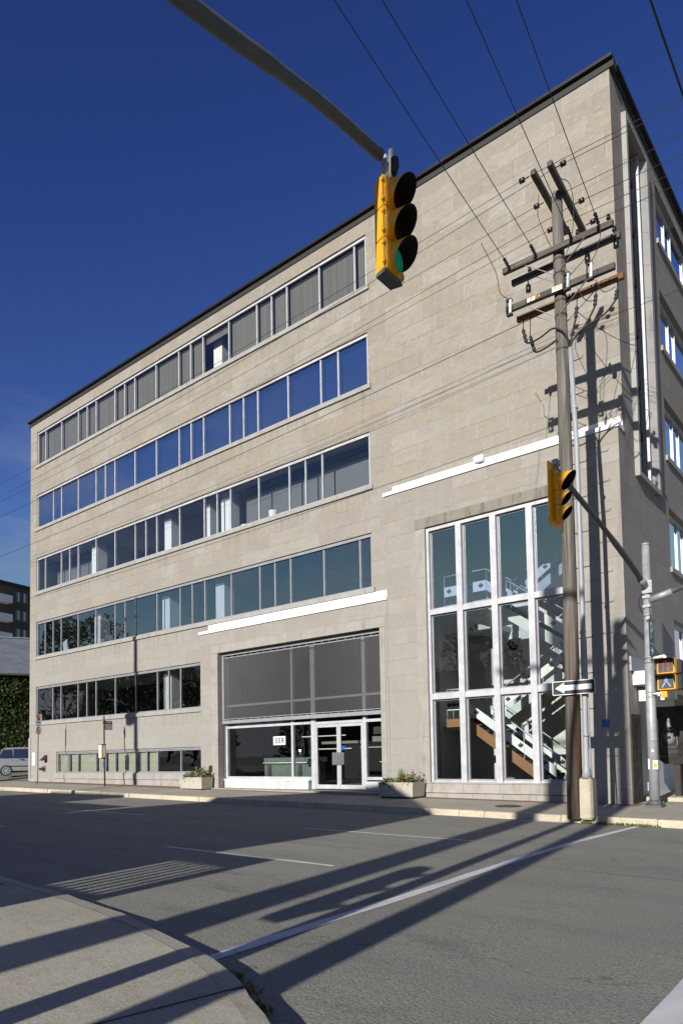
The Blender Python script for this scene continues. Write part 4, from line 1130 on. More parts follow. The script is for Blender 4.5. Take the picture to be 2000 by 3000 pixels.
# cable terminations dropping to the conduit
def curve(P, n=12):
    P = [Vector(p) for p in P]; out = []
    for i in range(len(P) - 1):
        p0 = P[max(i - 1, 0)]; p1 = P[i]; p2 = P[i + 1]; p3 = P[min(i + 2, len(P) - 1)]
        for k in range(n):
            q = k / n; out.append(0.5 * ((2 * p1) + (-p0 + p2) * q + (2 * p0 - 5 * p1 + 4 * p2 - p3) * q * q + (-p0 + 3 * p1 - 3 * p2 + p3) * q ** 3))
    out.append(P[-1]); return out
for P in ([(-1.30, -3.35, 12.1), (-1.2, -3.4, 11.7), (-0.8, -3.6, 11.55), (-0.4, -3.68, 11.6), (-0.12, -3.66, 11.35), (-0.08, -3.58, 11.05)],
          [(-1.12, -3.35, 11.85), (-1.0, -3.4, 11.4), (-0.65, -3.6, 11.25), (-0.32, -3.68, 11.3)],
          [(0.05, -3.35, 12.1), (0.03, -3.4, 11.8), (-0.03, -3.5, 11.4), (-0.08, -3.56, 11.0)],
          [(0.5, -3.35, 12.2), (0.48, -3.4, 11.9), (0.25, -3.5, 11.45), (-0.02, -3.55, 11.2), (-0.08, -3.56, 10.95)],
          [(0.98, -3.35, 12.1), (0.95, -3.4, 11.85), (0.7, -3.5, 11.55), (0.25, -3.55, 11.4), (0.0, -3.56, 11.2), (-0.07, -3.56, 10.95)]):
    m = MB(); m.mat(0).tube(curve(P, 6), 0.022, 6)
    L = [Vector(P[0]).lerp(Vector(P[1]), k / 6) for k in range(7)]
    m.tube(L, [0.05 if k % 2 else 0.025 for k in range(7)], 8)
    m.tube([(P[0][0], P[0][1], P[0][2]), (P[0][0], -3.3, 12.38)], 0.012, 5)
    m.build('cable_termination', M['wire'], up)
for P in ([(-1.79, -4.5, 13.9), (-1.62, -4.1, 13.3), (-1.62, -3.9, 12.9), (-1.42, -3.82, 12.68)], [(0.1, -3.7, 13.5), (0.0, -3.75, 13.2), (-0.02, -3.8, 12.9), (0.02, -3.8, 12.7)], [(0.78, -4.0, 13.6), (0.8, -3.8, 13.3), (0.7, -3.8, 12.9), (0.56, -3.8, 12.7)],
          [(-0.02, -3.95, 14.9), (0.18, -3.9, 14.7), (0.22, -3.8, 14.2), (0.15, -3.75, 13.6)], [(-0.6, -3.8, 14.9), (-0.68, -3.7, 14.5), (-0.55, -3.62, 14.0), (-0.4, -3.62, 13.6)], [(0.2, -3.72, 12.3), (0.35, -3.6, 12.0), (0.5, -3.4, 12.05), (0.5, -3.35, 12.2)], [(0.62, -3.72, 12.3), (0.75, -3.6, 12.02), (0.95, -3.4, 12.15)]):
    m = MB(); m.tube(curve(P, 7), 0.009, 5); m.build('jumper_wire', M['wire'], up)
m = MB(); m.mat(0).beam((-1.05, -3.745, 12.505), (-0.42, -3.745, 12.485), 0.004, 0.125).build('number_strip', M['signk'], up)
MB().beam((-1.0, -3.7495, 12.50), (-0.8, -3.7495, 12.495), 0.003, 0.10).build('worn_label', M['cream'], up)
text_mb('4E04', 0.13, lambda u, v: (-0.80 + u, -3.752, 12.497 - u * 0.03 + v)).build('lettering', M['signo'], up)
MB().beam((-0.38, -3.748, 12.483), (-0.14, -3.748, 12.476), 0.004, 0.12).build('worn_label', M['cream'], up)
text_mb('P10', 0.12, lambda u, v: (-0.26 + u, -3.7515, 12.479 + v)).build('lettering', M['signk'], up)
m = MB(); m.tube([(-0.055, -3.52, 1.02), (-0.055, -3.52, 1.22), (-0.05, -3.53, 1.3), (-0.03, -3.54, 3), (0.0, -3.55, 5.5), (0.0, -3.56, 8.8), (-0.07, -3.56, 11.05)], [0.12, 0.085, 0.06, 0.06, 0.058, 0.057, 0.056], 14)
for z in (2.0, 4.35, 6.65, 9.6): m.tube([(-0.03 + 0.004 * z * 0.6, -3.545, z - 0.03), (-0.03 + 0.004 * z * 0.6, -3.545, z + 0.03)], 0.068, 14)
m.build('conduit', M['pvc'], up)
m = MB(); m.tube([(0.05, -3.5, 1.05), (0.045, -3.5, 1.3), (0.03, -3.5, 2.4), (0.03, -3.5, 4.2)], 0.018, 8); m.build('thin_conduit', M['pvc'], up)
m = MB()
for k in range(11):
    z = 2.6 + k * 0.82
    m.tube([(-0.2, -3.40, z), (0.14, -3.40, z), (0.165, -3.40, z + 0.05)], 0.011, 6)
m.build('step_bolt', M['stepiron'], up)
cb = tag(MB().hexa([(-0.21, -3.63, 0.1), (0.10, -3.63, 0.1), (0.10, -3.30, 0.1), (-0.21, -3.30, 0.1), (-0.20, -3.62, 1.04), (0.095, -3.62, 1.03), (0.095, -3.31, 1.03), (-0.20, -3.31, 1.04)]).build('concrete_block', M['block'], bevel=0.03), 'rough concrete block at the foot of the wooden utility pole', 'concrete block')

# one-way sign
ow = thing('one_way_sign', 'black one-way sign with a white arrow pointing left on the utility pole', 'sign', (-0.21, -3.73, 3.09))
def rrect(x0, x1, z0, z1, r, y, n=5):
    P = []
    for cx, cz, a0 in ((x1 - r, z1 - r, 0), (x0 + r, z1 - r, 90), (x0 + r, z0 + r, 180), (x1 - r, z0 + r, 270)):
        for k in range(n + 1):
            a = math.radians(a0 + 90 * k / n); P.append((cx + r * math.cos(a), y, cz + r * math.sin(a)))
    return P
MB().prism(rrect(-0.705, 0.285, 2.93, 3.25, 0.03, -3.72), (0, 0, 0), (0, -0.006, 0)).build('plate', M['signw'], ow)
MB().face(rrect(-0.688, 0.268, 2.947, 3.233, 0.022, -3.7285)).build('black_field', M['signk'], ow)
MB().face([(-0.635, -3.731, 3.09), (-0.42, -3.731, 2.965), (-0.43, -3.731, 3.03), (0.21, -3.731, 3.03), (0.21, -3.731, 3.15), (-0.43, -3.731, 3.15), (-0.42, -3.731, 3.215)]).build('arrow', M['signw'], ow)
MB().beam((-0.33, -3.68, 3.2), (-0.33, -3.68, 3.0), 0.03, 0.05, (1, 0, 0)).build('bracket', M['galv'], ow)

# ------------------------------------------------------------------ overhead wires
def wire(a, b, sag, lab, grp, r=0.011, n=24):
    a = Vector(a); b = Vector(b)
    P = [a.lerp(b, k / n) - Vector((0, 0, sag * 4 * (k / n) * (1 - k / n))) for k in range(n + 1)]
    o = MB().tube(P, r, 5).build('overhead_wire', M['wire'])
    return tag(o, lab, 'wire', grp)
names = ['leftmost wire from the crossarm over the street towards the camera', 'second wire from the left over the street, ending mid crossarm', 'third wire from the left over the street, passing beside the twin top beams', 'fourth wire over the street, ending at the right tip of the upper crossarm']
for (x, xe), nm in zip(WX, names): wire((x + 0.04, -4.12, 13.54), (xe + (xe - x) * 0.16, -26, 13.6), 0.22, nm, 'wires across the street', 0.0085)
sidel = ['front', 'second', 'third', 'fourth', 'fifth', 'hindmost']
for k, (x, y) in enumerate(BI):
    z = 15.0 - (y + 4.4) * 0.155
    if x < -0.3:
        wire((x - 0.2, y, z), (-54, y - 0.4 + (k % 3) * 0.2, z + 0.4), 0.75, '%s of the wires along the facade to the left of the twin top beams' % ['front', 'middle', '', '', 'rear'][k], 'wires along the facade', 0.0065)
        wire((x + 0.12, y, z), (46, y, z + 0.4), 0.7, '%s wire from the left top beam running off to the right' % ['front', 'middle', '', '', 'rear'][k], 'wires running off to the right', 0.0065)
    else:
        wire((x + 0.2, y, z), (46, y + 0.3, z + 0.5), 0.75, '%s wire from the right top beam running off to the right' % {2: 'upper', 3: 'lower', 5: 'hindmost'}[k], 'wires running off to the right', 0.007)
        if k != 5: wire((x - 0.12, y, z), (-54, y, z + 0.3), 1.0, '%s wire from the right top beam running along the facade' % {2: 'upper', 3: 'lower'}[k], 'wires along the facade', 0.0065)
wire((-0.3, -3.3, 12.35), (-54, -3.0, 12.9), 0.7, 'lowest long wire crossing the facade below the crossarms', 'wires along the facade', 0.009)
wire((-0.2, -3.3, 11.6), (46, -2.5, 13.0), 0.5, 'thin low wire leaving the utility pole to the right across the side wall', 'wires running off to the right', 0.0065)
wire((3.65, -26, 11.35), (3.38, 40, 11.2), 0.35, 'thick black cable crossing the sky in the upper right corner', 'cables', 0.016)
wire((0.1, -3.45, 11.9), (0.16, 0.9, 13.05), 0.12, 'short service wire from the utility pole to the framed slit window', 'service wires', 0.008)
wire((0.1, -3.45, 11.5), (0.0, 3.0, 11.9), 0.2, 'second short service wire reaching the side wall below the first', 'service wires', 0.008)

# ------------------------------------------------------------------ traffic signals
def traffic_light(c, pit, rads, plate, name_label, lit, dep=0.18, hw=0.17, hang=True):
    """signal facing +x. c = (x of lens face, y, z of top); pit = section heights from the top"""
    x, y, z = c
    H = sum(pit)
    t = thing('traffic_light', name_label, 'traffic light', (x - dep / 2, y, z - H / 2))
    m = MB(); ch = 0.05
    zt = z
    for k, p in enumerate(pit):
        h = hw * (rads[k] / max(rads)) ** 0.5
        P = [(x - dep, y - h + ch, 0), (x - ch * 0.6, y - h, 0), (x, y - h + 0.02, 0), (x, y + h - 0.02, 0), (x - ch * 0.6, y + h, 0), (x - dep, y + h - ch, 0)]
        m.prism([(a, b, zt - p + 0.004) for a, b, _ in P], (0, 0, 0), (0, 0, p - 0.008))
        zt -= p
    m.build('housing', M['yellow'], t, bevel=0.008)
    zt = z
    for k, p in enumerate(pit):
        h = hw * (rads[k] / max(rads)) ** 0.5
        for s_ in (-1, 1):
            m = MB()
            for q in (0.2, 0.8): m.tube([(x - 0.02, y + s_ * (h + 0.012), zt - p * q - 0.025), (x - 0.02, y + s_ * (h + 0.012), zt - p * q + 0.025)], 0.016, 8)
            m.tube([(x - 0.02, y + s_ * (h + 0.012), zt - p * 0.95), (x - 0.02, y + s_ * (h + 0.012), zt - p * 0.05)], 0.006, 6); m.build('hinge', M['yellow'], t)
        zt -= p
    zt = z
    for k, p in enumerate(pit):
        r = rads[k]; zc = zt - p / 2; zt -= p
        n = 30; L = r * 1.75
        def ringp(rad, fwd, tip):
            out = []
            for j in range(n):
                a = 2 * PI * j / n; ca, sa = math.cos(a), math.sin(a)
                l = (L * (0.57 + 0.43 * sa) if tip else 0.0) + fwd
                out.append(Vector((x + l, y + rad * ca, zc + rad * sa - l * 0.10)))
            return out
        v = MB(); A = ringp(r, 0.0, False); Bq = ringp(r * 0.97, 0, True); A2 = ringp(r - 0.007, 0.004, False); B2 = ringp(r * 0.97 - 0.007, 0, True); li = MB()
        for j in range(n):
            q = (j + 1) % n; v.face([A[j], A[q], Bq[q], Bq[j]], True); li.face([A2[q], A2[j], B2[j], B2[q]], True)
        v.build('visor', M['yellow'], t, merge=True)
        for j in range(n):
            q = (j + 1) % n; li.face([Bq[j], Bq[q], B2[q], B2[j]])
        li.build('visor_lining', M['black'], t)
        l = MB(); C = [Vector((x + 0.012, y + (r - 0.012) * math.cos(2 * PI * j / n), zc + (r - 0.012) * math.sin(2 * PI * j / n))) for j in range(n)]
        apex = Vector((x + 0.035, y, zc))
        for j in range(n): l.face([C[j], C[(j + 1) % n], apex], True)
        l.build('lens', M['lens_' + ('red', 'amber', 'green')[k] + ('_lit' if lit == k else '')], t, merge=True)
    if plate:
        m = MB()
        P = []
        y0, y1, z0, z1, r = y - hw - 0.17, y + hw + 0.17, z - H - 0.14, z + 0.14, 0.07
        for cy_, cz, a0 in ((y1 - r, z1 - r, 0), (y0 + r, z1 - r, 90), (y0 + r, z0 + r, 180), (y1 - r, z0 + r, 270)):
            for k in range(5):
                a = math.radians(a0 + 22.5 * k); P.append((x - 0.10, cy_ + r * math.cos(a), cz + r * math.sin(a)))
        m.prism(P, (0, 0, 0), (0.006, 0, 0)); m.build('backplate', M['yellow'], t)
    else:
        MB().prism([(x - dep * 0.9, y - hw * 0.8, z - H - 0.001), (x - 0.02, y - hw, z - H - 0.001), (x - 0.02, y + hw, z - H - 0.001), (x - dep * 0.9, y + hw * 0.8, z - H - 0.001)], (0, 0, 0), (0, 0, -0.035)).build('bottom_cap', M['galvd'], t)
        MB().prism([(x - dep * 0.75, y - hw * 0.45, z), (x - 0.06, y - hw * 0.45, z), (x - 0.06, y + hw * 0.45, z), (x - dep * 0.75, y + hw * 0.45, z)], (0, 0, 0), (0, 0, 0.06)).build('top_cap', M['yellow'], t)
    return t
M['lens_red'] = plain('red_lens', (0.05, 0.006, 0.005), 0.2); M['lens_amber'] = plain('amber_lens', (0.06, 0.03, 0.004), 0.2)
M['lens_green'] = plain('green_lens', (0.005, 0.05, 0.03), 0.2); M['lens_green_lit'] = plain('lit_green_lens', (0.006, 0.07, 0.05), 0.25, 0, 0.5, 60, emit=(0.03, 0.75, 0.5), es=0.09)
# mast arm and pole of the near signal (its pole stands on the camera's own corner, left of the view)
mp_ = thing('mast_arm_pole', 'grey steel mast arm reaching overhead from its pole on the near corner', 'signal pole', (2.0, -20.2, 0.13))
MB().tube([(2.0, -20.2, 0.12), (2.0, -20.2, 3.5), (2.0, -20.2, 7.0)], [0.13, 0.12, 0.10], 18).build('pole', M['galv'], mp_)
MB().tube(curve([(2.0, -20.2, 6.2), (1.9, -19.2, 6.7), (1.72, -17.5, 7.1), (1.63, -16.1, 7.45), (1.57, -15.0, 7.79), (1.50, -14.2, 8.05), (1.45, -13.28, 8.24)], 6), [0.078] * 14 + [0.070] * 10 + [0.062] * 13, 18).build('mast_arm', M['galvd'], mp_)
m = MB(); m.tube([(1.51, -13.13, 8.36), (1.50, -13.13, 8.03)], 0.038, 12).box(1.41, 1.48, -13.20, -13.13, 8.0, 8.30); m.build('hanger', M['galv'], mp_)
m = MB(); m.tube([(1.56, -13.15, 8.22), (1.56, -13.15, 8.13), (1.56, -13.17, 8.03)], [0.045, 0.05, 0.03], 10); m.build('wiring_boot', M['rubber'], mp_)
traffic_light((1.54, -13.16, 7.96), [0.355, 0.355, 0.355], [0.155, 0.155, 0.155], False, 'big yellow traffic light hanging from the overhead mast arm, its bottom lens green', 2)
traffic_light((1.72, -20.2, 3.45), [0.40, 0.40, 0.40], [0.10, 0.10, 0.10], False, 'low traffic light on the side of the near pole, out of view behind', 9, 0.34, 0.2)
# far signal pole with its own arms
sp_ = thing('signal_pole', 'grey steel signal pole beside the building corner with two mast arms', 'signal pole', (0.63, -0.76, 0.22))
MB().tube([(0.63, -0.76, 0.22), (0.63, -0.76, 3.82), (0.635, -0.76, 3.83), (0.655, -0.76, 6.85)], [0.125, 0.115, 0.098, 0.092], 20).build('pole', M['galv'], sp_)
MB().tube([(0.655, -0.76, 6.85), (0.655, -0.76, 6.90)], [0.10, 0.095], 20).build('pole_cap', M['galv'], sp_)
MB().tube(curve([(0.64, -0.9, 5.80), (0.645, -2.0, 6.10), (0.65, -4.0, 6.56), (0.65, -6.55, 7.03)], 5), [0.075] * 3 + [0.068] * 6 + [0.055] * 7, 14).build('mast_arm', M['galvd'], sp_)
MB().tube([(0.70, -0.80, 5.42), (1.6, -0.80, 5.66), (5.2, -0.80, 6.35)], [0.065, 0.06, 0.045], 12).build('mast_arm', M['galvd'], sp_)
m = MB(); m.tube([(0.70, -0.80, 5.42), (1.25, -0.80, 5.565)], 0.085, 12).tube([(0.64, -0.86, 5.79), (0.642, -1.25, 5.90)], 0.09, 12)
m.box(0.56, 0.80, -0.89, -0.86, 5.60, 5.92).box(0.56, 0.74, -0.885, -0.64, 5.24, 5.30).box(0.56, 0.74, -0.885, -0.64, 5.48, 5.54)
for z in (5.66, 5.76, 5.86): m.tube([(0.775, -0.89, z), (0.775, -0.91, z)], 0.018, 8)
m.build('arm_bracket', M['alud'], sp_)
m = MB()
for z in (5.05, 5.3, 3.86, 3.98, 2.98, 3.1, 1.9): m.tube([(0.635, -0.76, z - 0.022), (0.635, -0.76, z + 0.022)], 0.122 if z < 4 else 0.11, 18)
m.build('clamp', M['galv'], sp_)
m = MB(); m.box(0.42, 0.84, -0.97, -0.55, 0.2, 0.27)
for a, b in ((0.47, -0.92), (0.79, -0.92), (0.47, -0.6), (0.79, -0.6)): m.tube([(a, b, 0.27), (a, b, 0.36)], 0.025, 6)
m.tube([(0.63, -0.76, 0.26), (0.63, -0.76, 0.4)], [0.2, 0.13], 12)
m.build('base_plate', M['galvd'], sp_, bevel=0.006)
m = MB(); m.tube([(0.70, -0.9, 4.95), (0.70, -0.98, 4.95)], 0.045, 12); m.build('conduit_eye', M['galv'], sp_)
m = MB(); m.tube(curve([(0.56, -0.9, 5.6), (0.5, -0.98, 5.35), (0.56, -0.95, 5.1)], 6), 0.018, 6).tube(curve([(0.72, -0.87, 5.2), (0.74, -0.87, 4.9), (0.70, -0.87, 4.6)], 6), 0.012, 6); m.build('cable', M['wire'], sp_)
m = MB(); m.mat(0).box(0.655, 0.775, -0.897, -0.889, 1.16, 1.38).mat(1).box(0.675, 0.755, -0.901, -0.898, 1.20, 1.31).mat(0).box(0.545, 0.575, -0.893, -0.87, 1.16, 1.42).tube([(0.665, -0.87, 1.62), (0.665, -0.90, 1.62)], 0.035, 12)
m.build('sticker', [M['signw'], M['signo']], sp_)
m = MB(); m.box(0.50, 0.53, -0.86, -0.70, 0.62, 0.84); m.build('hand_hole_cover', M['galv'], sp_)
traffic_light((0.72, -6.5, 6.98), [0.40, 0.285, 0.285], [0.175, 0.125, 0.125], True, 'distant yellow traffic light with a backplate at the end of the far mast arm', 9, 0.16, 0.19)
m = MB(); m.tube([(0.65, -6.5, 6.98), (0.65, -6.5, 7.12)], 0.06, 12).box(0.58, 0.72, -6.58, -6.42, 7.10, 7.22)
m.build('signal_mount', M['galv'], sp_, bevel=0.02)
# pedestrian signal
ps = thing('pedestrian_signal', 'yellow two-box pedestrian signal with a red hand outline above a white walker', 'pedestrian signal', (1.1, -0.95, 3.5))
for k, z0 in enumerate((3.50, 3.10)):
    b = MB(); b.box(0.88, 1.30, -1.06, -0.80, z0, z0 + 0.385); b.build('signal_box', M['yellow'], ps, bevel=0.02)
    f = MB(); f.box(0.89, 1.29, -1.085, -1.062, z0 + 0.01, z0 + 0.03).box(0.89, 0.915, -1.085, -1.062, z0 + 0.031, z0 + 0.25).box(1.265, 1.29, -1.085, -1.062, z0 + 0.031, z0 + 0.25); f.build('bezel', M['yellow'], ps)
    h = MB(); h.box(0.885, 1.295, -1.30, -1.062, z0 + 0.355, z0 + 0.365).prism([(0.885, -1.062, z0 + 0.354), (0.885, -1.30, z0 + 0.354), (0.885, -1.062, z0 + 0.12)], (0, 0, 0), (0.008, 0, 0)).prism([(1.287, -1.062, z0 + 0.354), (1.287, -1.30, z0 + 0.354), (1.287, -1.062, z0 + 0.12)], (0, 0, 0), (0.008, 0, 0)); h.build('hood', M['black'], ps)
    MB().box(0.92, 1.26, -1.066, -1.061, z0 + 0.035, z0 + 0.345).build('display_face', plain('display_face', (0.075, 0.08, 0.075), 0.3), ps)
def strokes(m, L, w, z0):
    for (a, b) in L:
        p = Vector((a[0], 0, a[1])); q = Vector((b[0], 0, b[1])); d = (q - p).normalized(); n = Vector((-d.z, 0, d.x)) * w / 2
        m.face([(v.x + 1.09, -1.0675, v.z + z0) for v in (p - n, q - n, q + n, p + n)])
red = plain('red_lamp', (0.35, 0.02, 0.01), 0.4, emit=(1, 0.08, 0.04), es=0.22); blu = plain('white_lamp', (0.25, 0.3, 0.55), 0.4, emit=(0.4, 0.5, 1.0), es=0.12)
m = MB(); strokes(m, [((-0.05, 0.04), (-0.055, 0.2)), ((-0.055, 0.2), (-0.06, 0.28)), ((-0.03, 0.28), (-0.03, 0.31)), ((0.0, 0.29), (0.0, 0.32)), ((0.03, 0.28), (0.03, 0.31)), ((0.05, 0.2), (0.06, 0.27)), ((0.05, 0.2), (0.09, 0.15)), ((0.09, 0.15), (0.04, 0.06)), ((0.075, 0.19), (0.03, 0.10)), ((0.04, 0.06), (0.07, 0.04))], 0.018, 3.50); m.build('hand_symbol', red, ps)
m = MB(); strokes(m, [((-0.03, 0.22), (0.0, 0.30)), ((0.03, 0.22), (0.0, 0.30)), ((-0.02, 0.2), (-0.10, 0.07)), ((0.015, 0.2), (0.10, 0.08)), ((-0.03, 0.2), (0.04, 0.2))], 0.03, 3.10); m.build('walker_symbol', blu, ps)
MB().tube([(0.70, -0.86, 3.93), (1.05, -0.95, 3.96)], 0.035, 10).tube([(1.05, -0.95, 3.96), (1.05, -0.94, 3.87)], 0.04, 10).build('bracket', M['flash'], ps)
MB().tube([(0.70, -0.86, 3.04), (0.95, -0.95, 3.04)], 0.03, 10).build('bracket', M['flash'], ps)
m = MB(); m.box(0.94, 1.08, -1.0, -0.86, 2.93, 3.095); m.build('lower_fitting', M['yellow'], ps)
# second, edge-on pedestrian head behind it
p2 = thing('pedestrian_signal', 'black backed pedestrian head just behind the yellow pedestrian signal', 'pedestrian signal', (1.25, -0.6, 3.4))
MB().box(1.12, 1.36, -0.72, -0.45, 3.12, 3.5).box(1.12, 1.36, -0.72, -0.45, 3.52, 3.88).build('signal_box', M['rubber'], p2, bevel=0.03)
MB().box(1.10, 1.118, -0.66, -0.5, 3.05, 3.12).box(0.76, 1.12, -0.62, -0.58, 3.0, 3.05).build('bracket', M['flash'], p2)
# green parking sign, edge to the street
pk = thing('parking_sign', 'green parking sign with a white P and an arrow on the signal pole', 'sign', (0.77, -0.9, 4.45))
MB().box(0.755, 0.765, -1.16, -0.72, 3.96, 4.9).build('plate', M['signg'], pk)
text_mb('P', 0.62, lambda u, v: (0.7665, -0.94 + u * 0.8, 4.60 + v)).build('letter', M['signw'], pk)
m = MB(); m.face([(0.7665, y, z) for y, z in ((-1.05, 4.16), (-0.95, 4.16), (-0.95, 4.24), (-0.82, 4.12), (-0.95, 4.0), (-0.95, 4.08), (-1.05, 4.08))]); m.face([(0.7665, y, z) for y, z in ((-1.15, 4.285), (-0.73, 4.285), (-0.73, 4.30), (-1.15, 4.30))])
m.build('arrow', M['signw'], pk)

# emblem pylon under the canopy
em = thing('emblem_sign', 'dark sign box bearing a pale tower and sunburst emblem under the canopy', 'sign', (0.5, 1.6, 0.3))
MB().hexa([(0.02, 1.5, 1.47), (1.15, 1.5, 1.47), (1.15, 1.9, 1.47), (0.02, 1.9, 1.47), (0.02, 1.5, 2.85), (1.15, 1.5, 2.85), (1.15, 1.9, 2.85), (0.02, 1.9, 2.85)]).build('sign_box', plain('dark_sign_face', (0.02, 0.02, 0.019), 0.3), em)
MB().hexa([(0.30, 1.55, 1.25), (0.9, 1.55, 1.25), (0.9, 1.85, 1.25), (0.30, 1.85, 1.25), (0.05, 1.51, 1.465), (1.12, 1.51, 1.465), (1.12, 1.89, 1.465), (0.05, 1.89, 1.465)]).box(0.52, 0.68, 1.6, 1.8, 0.3, 1.25).build('stand', M['iron'], em)
el = plain('etched_emblem', (0.22, 0.21, 0.21), 0.6)
m = MB(); ey = 1.497; cx, cz = 0.455, 1.98
F = lambda u, v: (cx + u, ey, cz + v)
for k in range(22):
    a = 2 * PI * k / 22; c_, s_ = math.cos(a), math.sin(a); w = 0.008
    m.face([F(0.05 * c_ - w * s_, 0.05 * s_ + w * c_), F(0.15 * c_ - w * s_, 0.17 * s_ + w * c_), F(0.15 * c_ + w * s_, 0.17 * s_ - w * c_), F(0.05 * c_ + w * s_, 0.05 * s_ - w * c_)])
for q in (-1, 1):
    m.face([F(q * 0.20, -0.22), F(q * 0.215, -0.22), F(q * 0.20, 0.08), F(q * 0.10, 0.27), F(q * 0.085, 0.27), F(q * 0.185, 0.08)])
m.face([F(-0.085, 0.27), F(0.085, 0.27), F(0.085, 0.285), F(-0.085, 0.285)]); m.face([F(-0.07, 0.30), F(0.07, 0.30), F(0.06, 0.45), F(-0.06, 0.45)]); m.face([F(-0.03, 0.46), F(0.03, 0.46), F(0.0, 0.62)])
m.build('emblem', el, em)
m = MB()
for j, (v, h, n, s0) in enumerate(((-0.30, 0.075, 8, 0.20), (-0.43, 0.085, 7, 0.22))):
    for k in range(n):
        u = -s0 + 2 * s0 * k / n; m.face([F(u, v), F(u + 0.03, v), F(u + 0.03, v + h), F(u, v + h)]); m.face([F(u, v + h * 0.4), F(u + 0.042, v + h * 0.4), F(u + 0.042, v + h * 0.6), F(u, v + h * 0.6)])
m.build('faint_lettering', plain('faint_letters', (0.09, 0.08, 0.08), 0.6), em)
lp = thing('letter_panel', 'narrow dark panel of small engraved lines on the corner pier', 'plaque', (0.04, 0, 1.5))
m = MB()
for k in range(10): m.face([(0.0325, y, 2.45 - k * 0.085 + dz) for y, dz in ((-0.2, 0), (0.12 - 0.05 * (k % 3), 0), (0.12 - 0.05 * (k % 3), 0.025), (-0.2, 0.025))])
m.build('engraved_lines', M['rubber'], lp)

# ------------------------------------------------------------------ planters
def planter(x0, x1, y0, y1, z0, z1, label):
    t = thing('planter', label, 'planter', ((x0 + x1) / 2, (y0 + y1) / 2, z0))
    m = MB(); m.box(x0 + 0.07, x1 - 0.07, y0 + 0.06, y1 - 0.06, z0 - 0.08, z0 + 0.055); m.build('base', M['iron'], t)
    q = 0.03
    m = MB(); P0 = [(x0 + q, y0 + q), (x1 - q, y0 + q), (x1 - q, y1 - q), (x0 + q, y1 - q)]; P1 = [(x0, y0), (x1, y0), (x1, y1), (x0, y1)]; w = 0.06
    P2 = [(x0 + w, y0 + w), (x1 - w, y0 + w), (x1 - w, y1 - w), (x0 + w, y1 - w)]
    for k in range(4):
        j = (k + 1) % 4
        m.face([(*P0[k], z0 + 0.05), (*P0[j], z0 + 0.05), (*P1[j], z1), (*P1[k], z1)])
        m.face([(*P1[k], z1), (*P1[j], z1), (*P2[j], z1), (*P2[k], z1)])
        m.face([(*P2[k], z1), (*P2[j], z1), (*P2[j], z1 - 0.08), (*P2[k], z1 - 0.08)])
    m.face([(*p, z0 + 0.05) for p in P0])
    m.build('box', M['tile'], t)
    MB().face([(*p, z1 - 0.06) for p in P2]).build('soil', M['soil'], t)
    return t
planter(-7.50, -6.20, -1.33, -0.62, 0.29, 0.785, 'concrete planter half in shade between the doors and the stair window')
planter(-17.72, -16.32, -1.16, -0.56, 0.385, 0.895, 'sunlit concrete planter left of the entrance')
def leafq(m, c, L, w, d, up=Vector((0, 0, 1))):
    c = Vector(c); d = d.normalized(); s_ = d.cross(Vector((random.uniform(-1, 1), random.uniform(-1, 1), random.uniform(-0.5, 1)))).normalized() * w
    m.face([c - s_ * 0.2, c + d * L * 0.45 - s_, c + d * L, c + d * L * 0.45 + s_])
def rdir(): return Vector((random.gauss(0, 1), random.gauss(0, 1), random.gauss(0.3, 0.8))).normalized()
def flowers(x0, x1, y0, y1, z, label, grass_at=None, seed=1, dens=1.0, hump=0.2):
    random.seed(seed)
    t = thing('flowering_plants', label, 'plants', ((x0 + x1) / 2, (y0 + y1) / 2, z - 0.05))
    m = MB(); fl = MB(); fw_ = MB()
    for k in range(int(300 * dens)):
        x = random.uniform(x0 - 0.03, x1 + 0.05); y = random.uniform(y0 - 0.06, y1); q = (x - x0) / (x1 - x0)
        h = random.uniform(0, hump) * (0.4 + 0.9 * abs(math.sin(q * 7 + seed))) * (0.5 + 0.8 * q)
        if x < x0 + 0.02 or y < y0 - 0.02: h -= 0.09
        for j in range(4): leafq(m, (x, y, z - 0.05 + h), random.uniform(0.04, 0.09), random.uniform(0.014, 0.03), rdir())
        if random.random() < 0.16 and q > 0.25:
            tgt = fl if random.random() < 0.5 else fw_
            for j in range(5): leafq(tgt, (x, y - 0.02, z + h + 0.02), 0.035, 0.018, rdir())
    m.build('foliage', M['leafp'], t); fl.build('blossom', M['petals'], t); fw_.build('blossom', M['petalw'], t)
    if grass_at:
        g = MB()
        for k in range(85):
            a = random.uniform(0, 2 * PI); l = random.uniform(0.3, 0.62); sp2 = random.uniform(0.05, 0.42) * l
            b = Vector((grass_at[0] + random.gauss(0, 0.06), grass_at[1] + random.gauss(0, 0.05), z - 0.05))
            d = Vector((math.cos(a), math.sin(a), 0)); s_ = Vector((-d.y, d.x, 0)) * 0.007
            p1 = b + d * sp2 * 0.35 + Vector((0, 0, l * 0.6)); p2 = b + d * sp2 + Vector((0, 0, l * random.uniform(0.85, 1)))
            g.face([b - s_, b + s_, p1 + s_, p1 - s_]); g.face([p1 - s_, p1 + s_, p2])
        g.build('ornamental_grass', M['grassp'], t)
flowers(-7.42, -6.28, -1.27, -0.68, 0.77, 'low red and white flowers with a tuft of tall grass in the shaded planter', (-6.85, -0.95), 4, 1.0, 0.22)
flowers(-17.66, -16.38, -1.10, -0.62, 0.88, 'orange and pink flowers filling the sunlit planter', None, 9, 1.3, 0.30)
sw_ = tag(MB().box(-16.62, -16.48, -0.53, -0.47, 1.1, 1.35).build('wall_box', M['rubber']), 'small black box on the entrance pier above the sunlit planter', 'box')
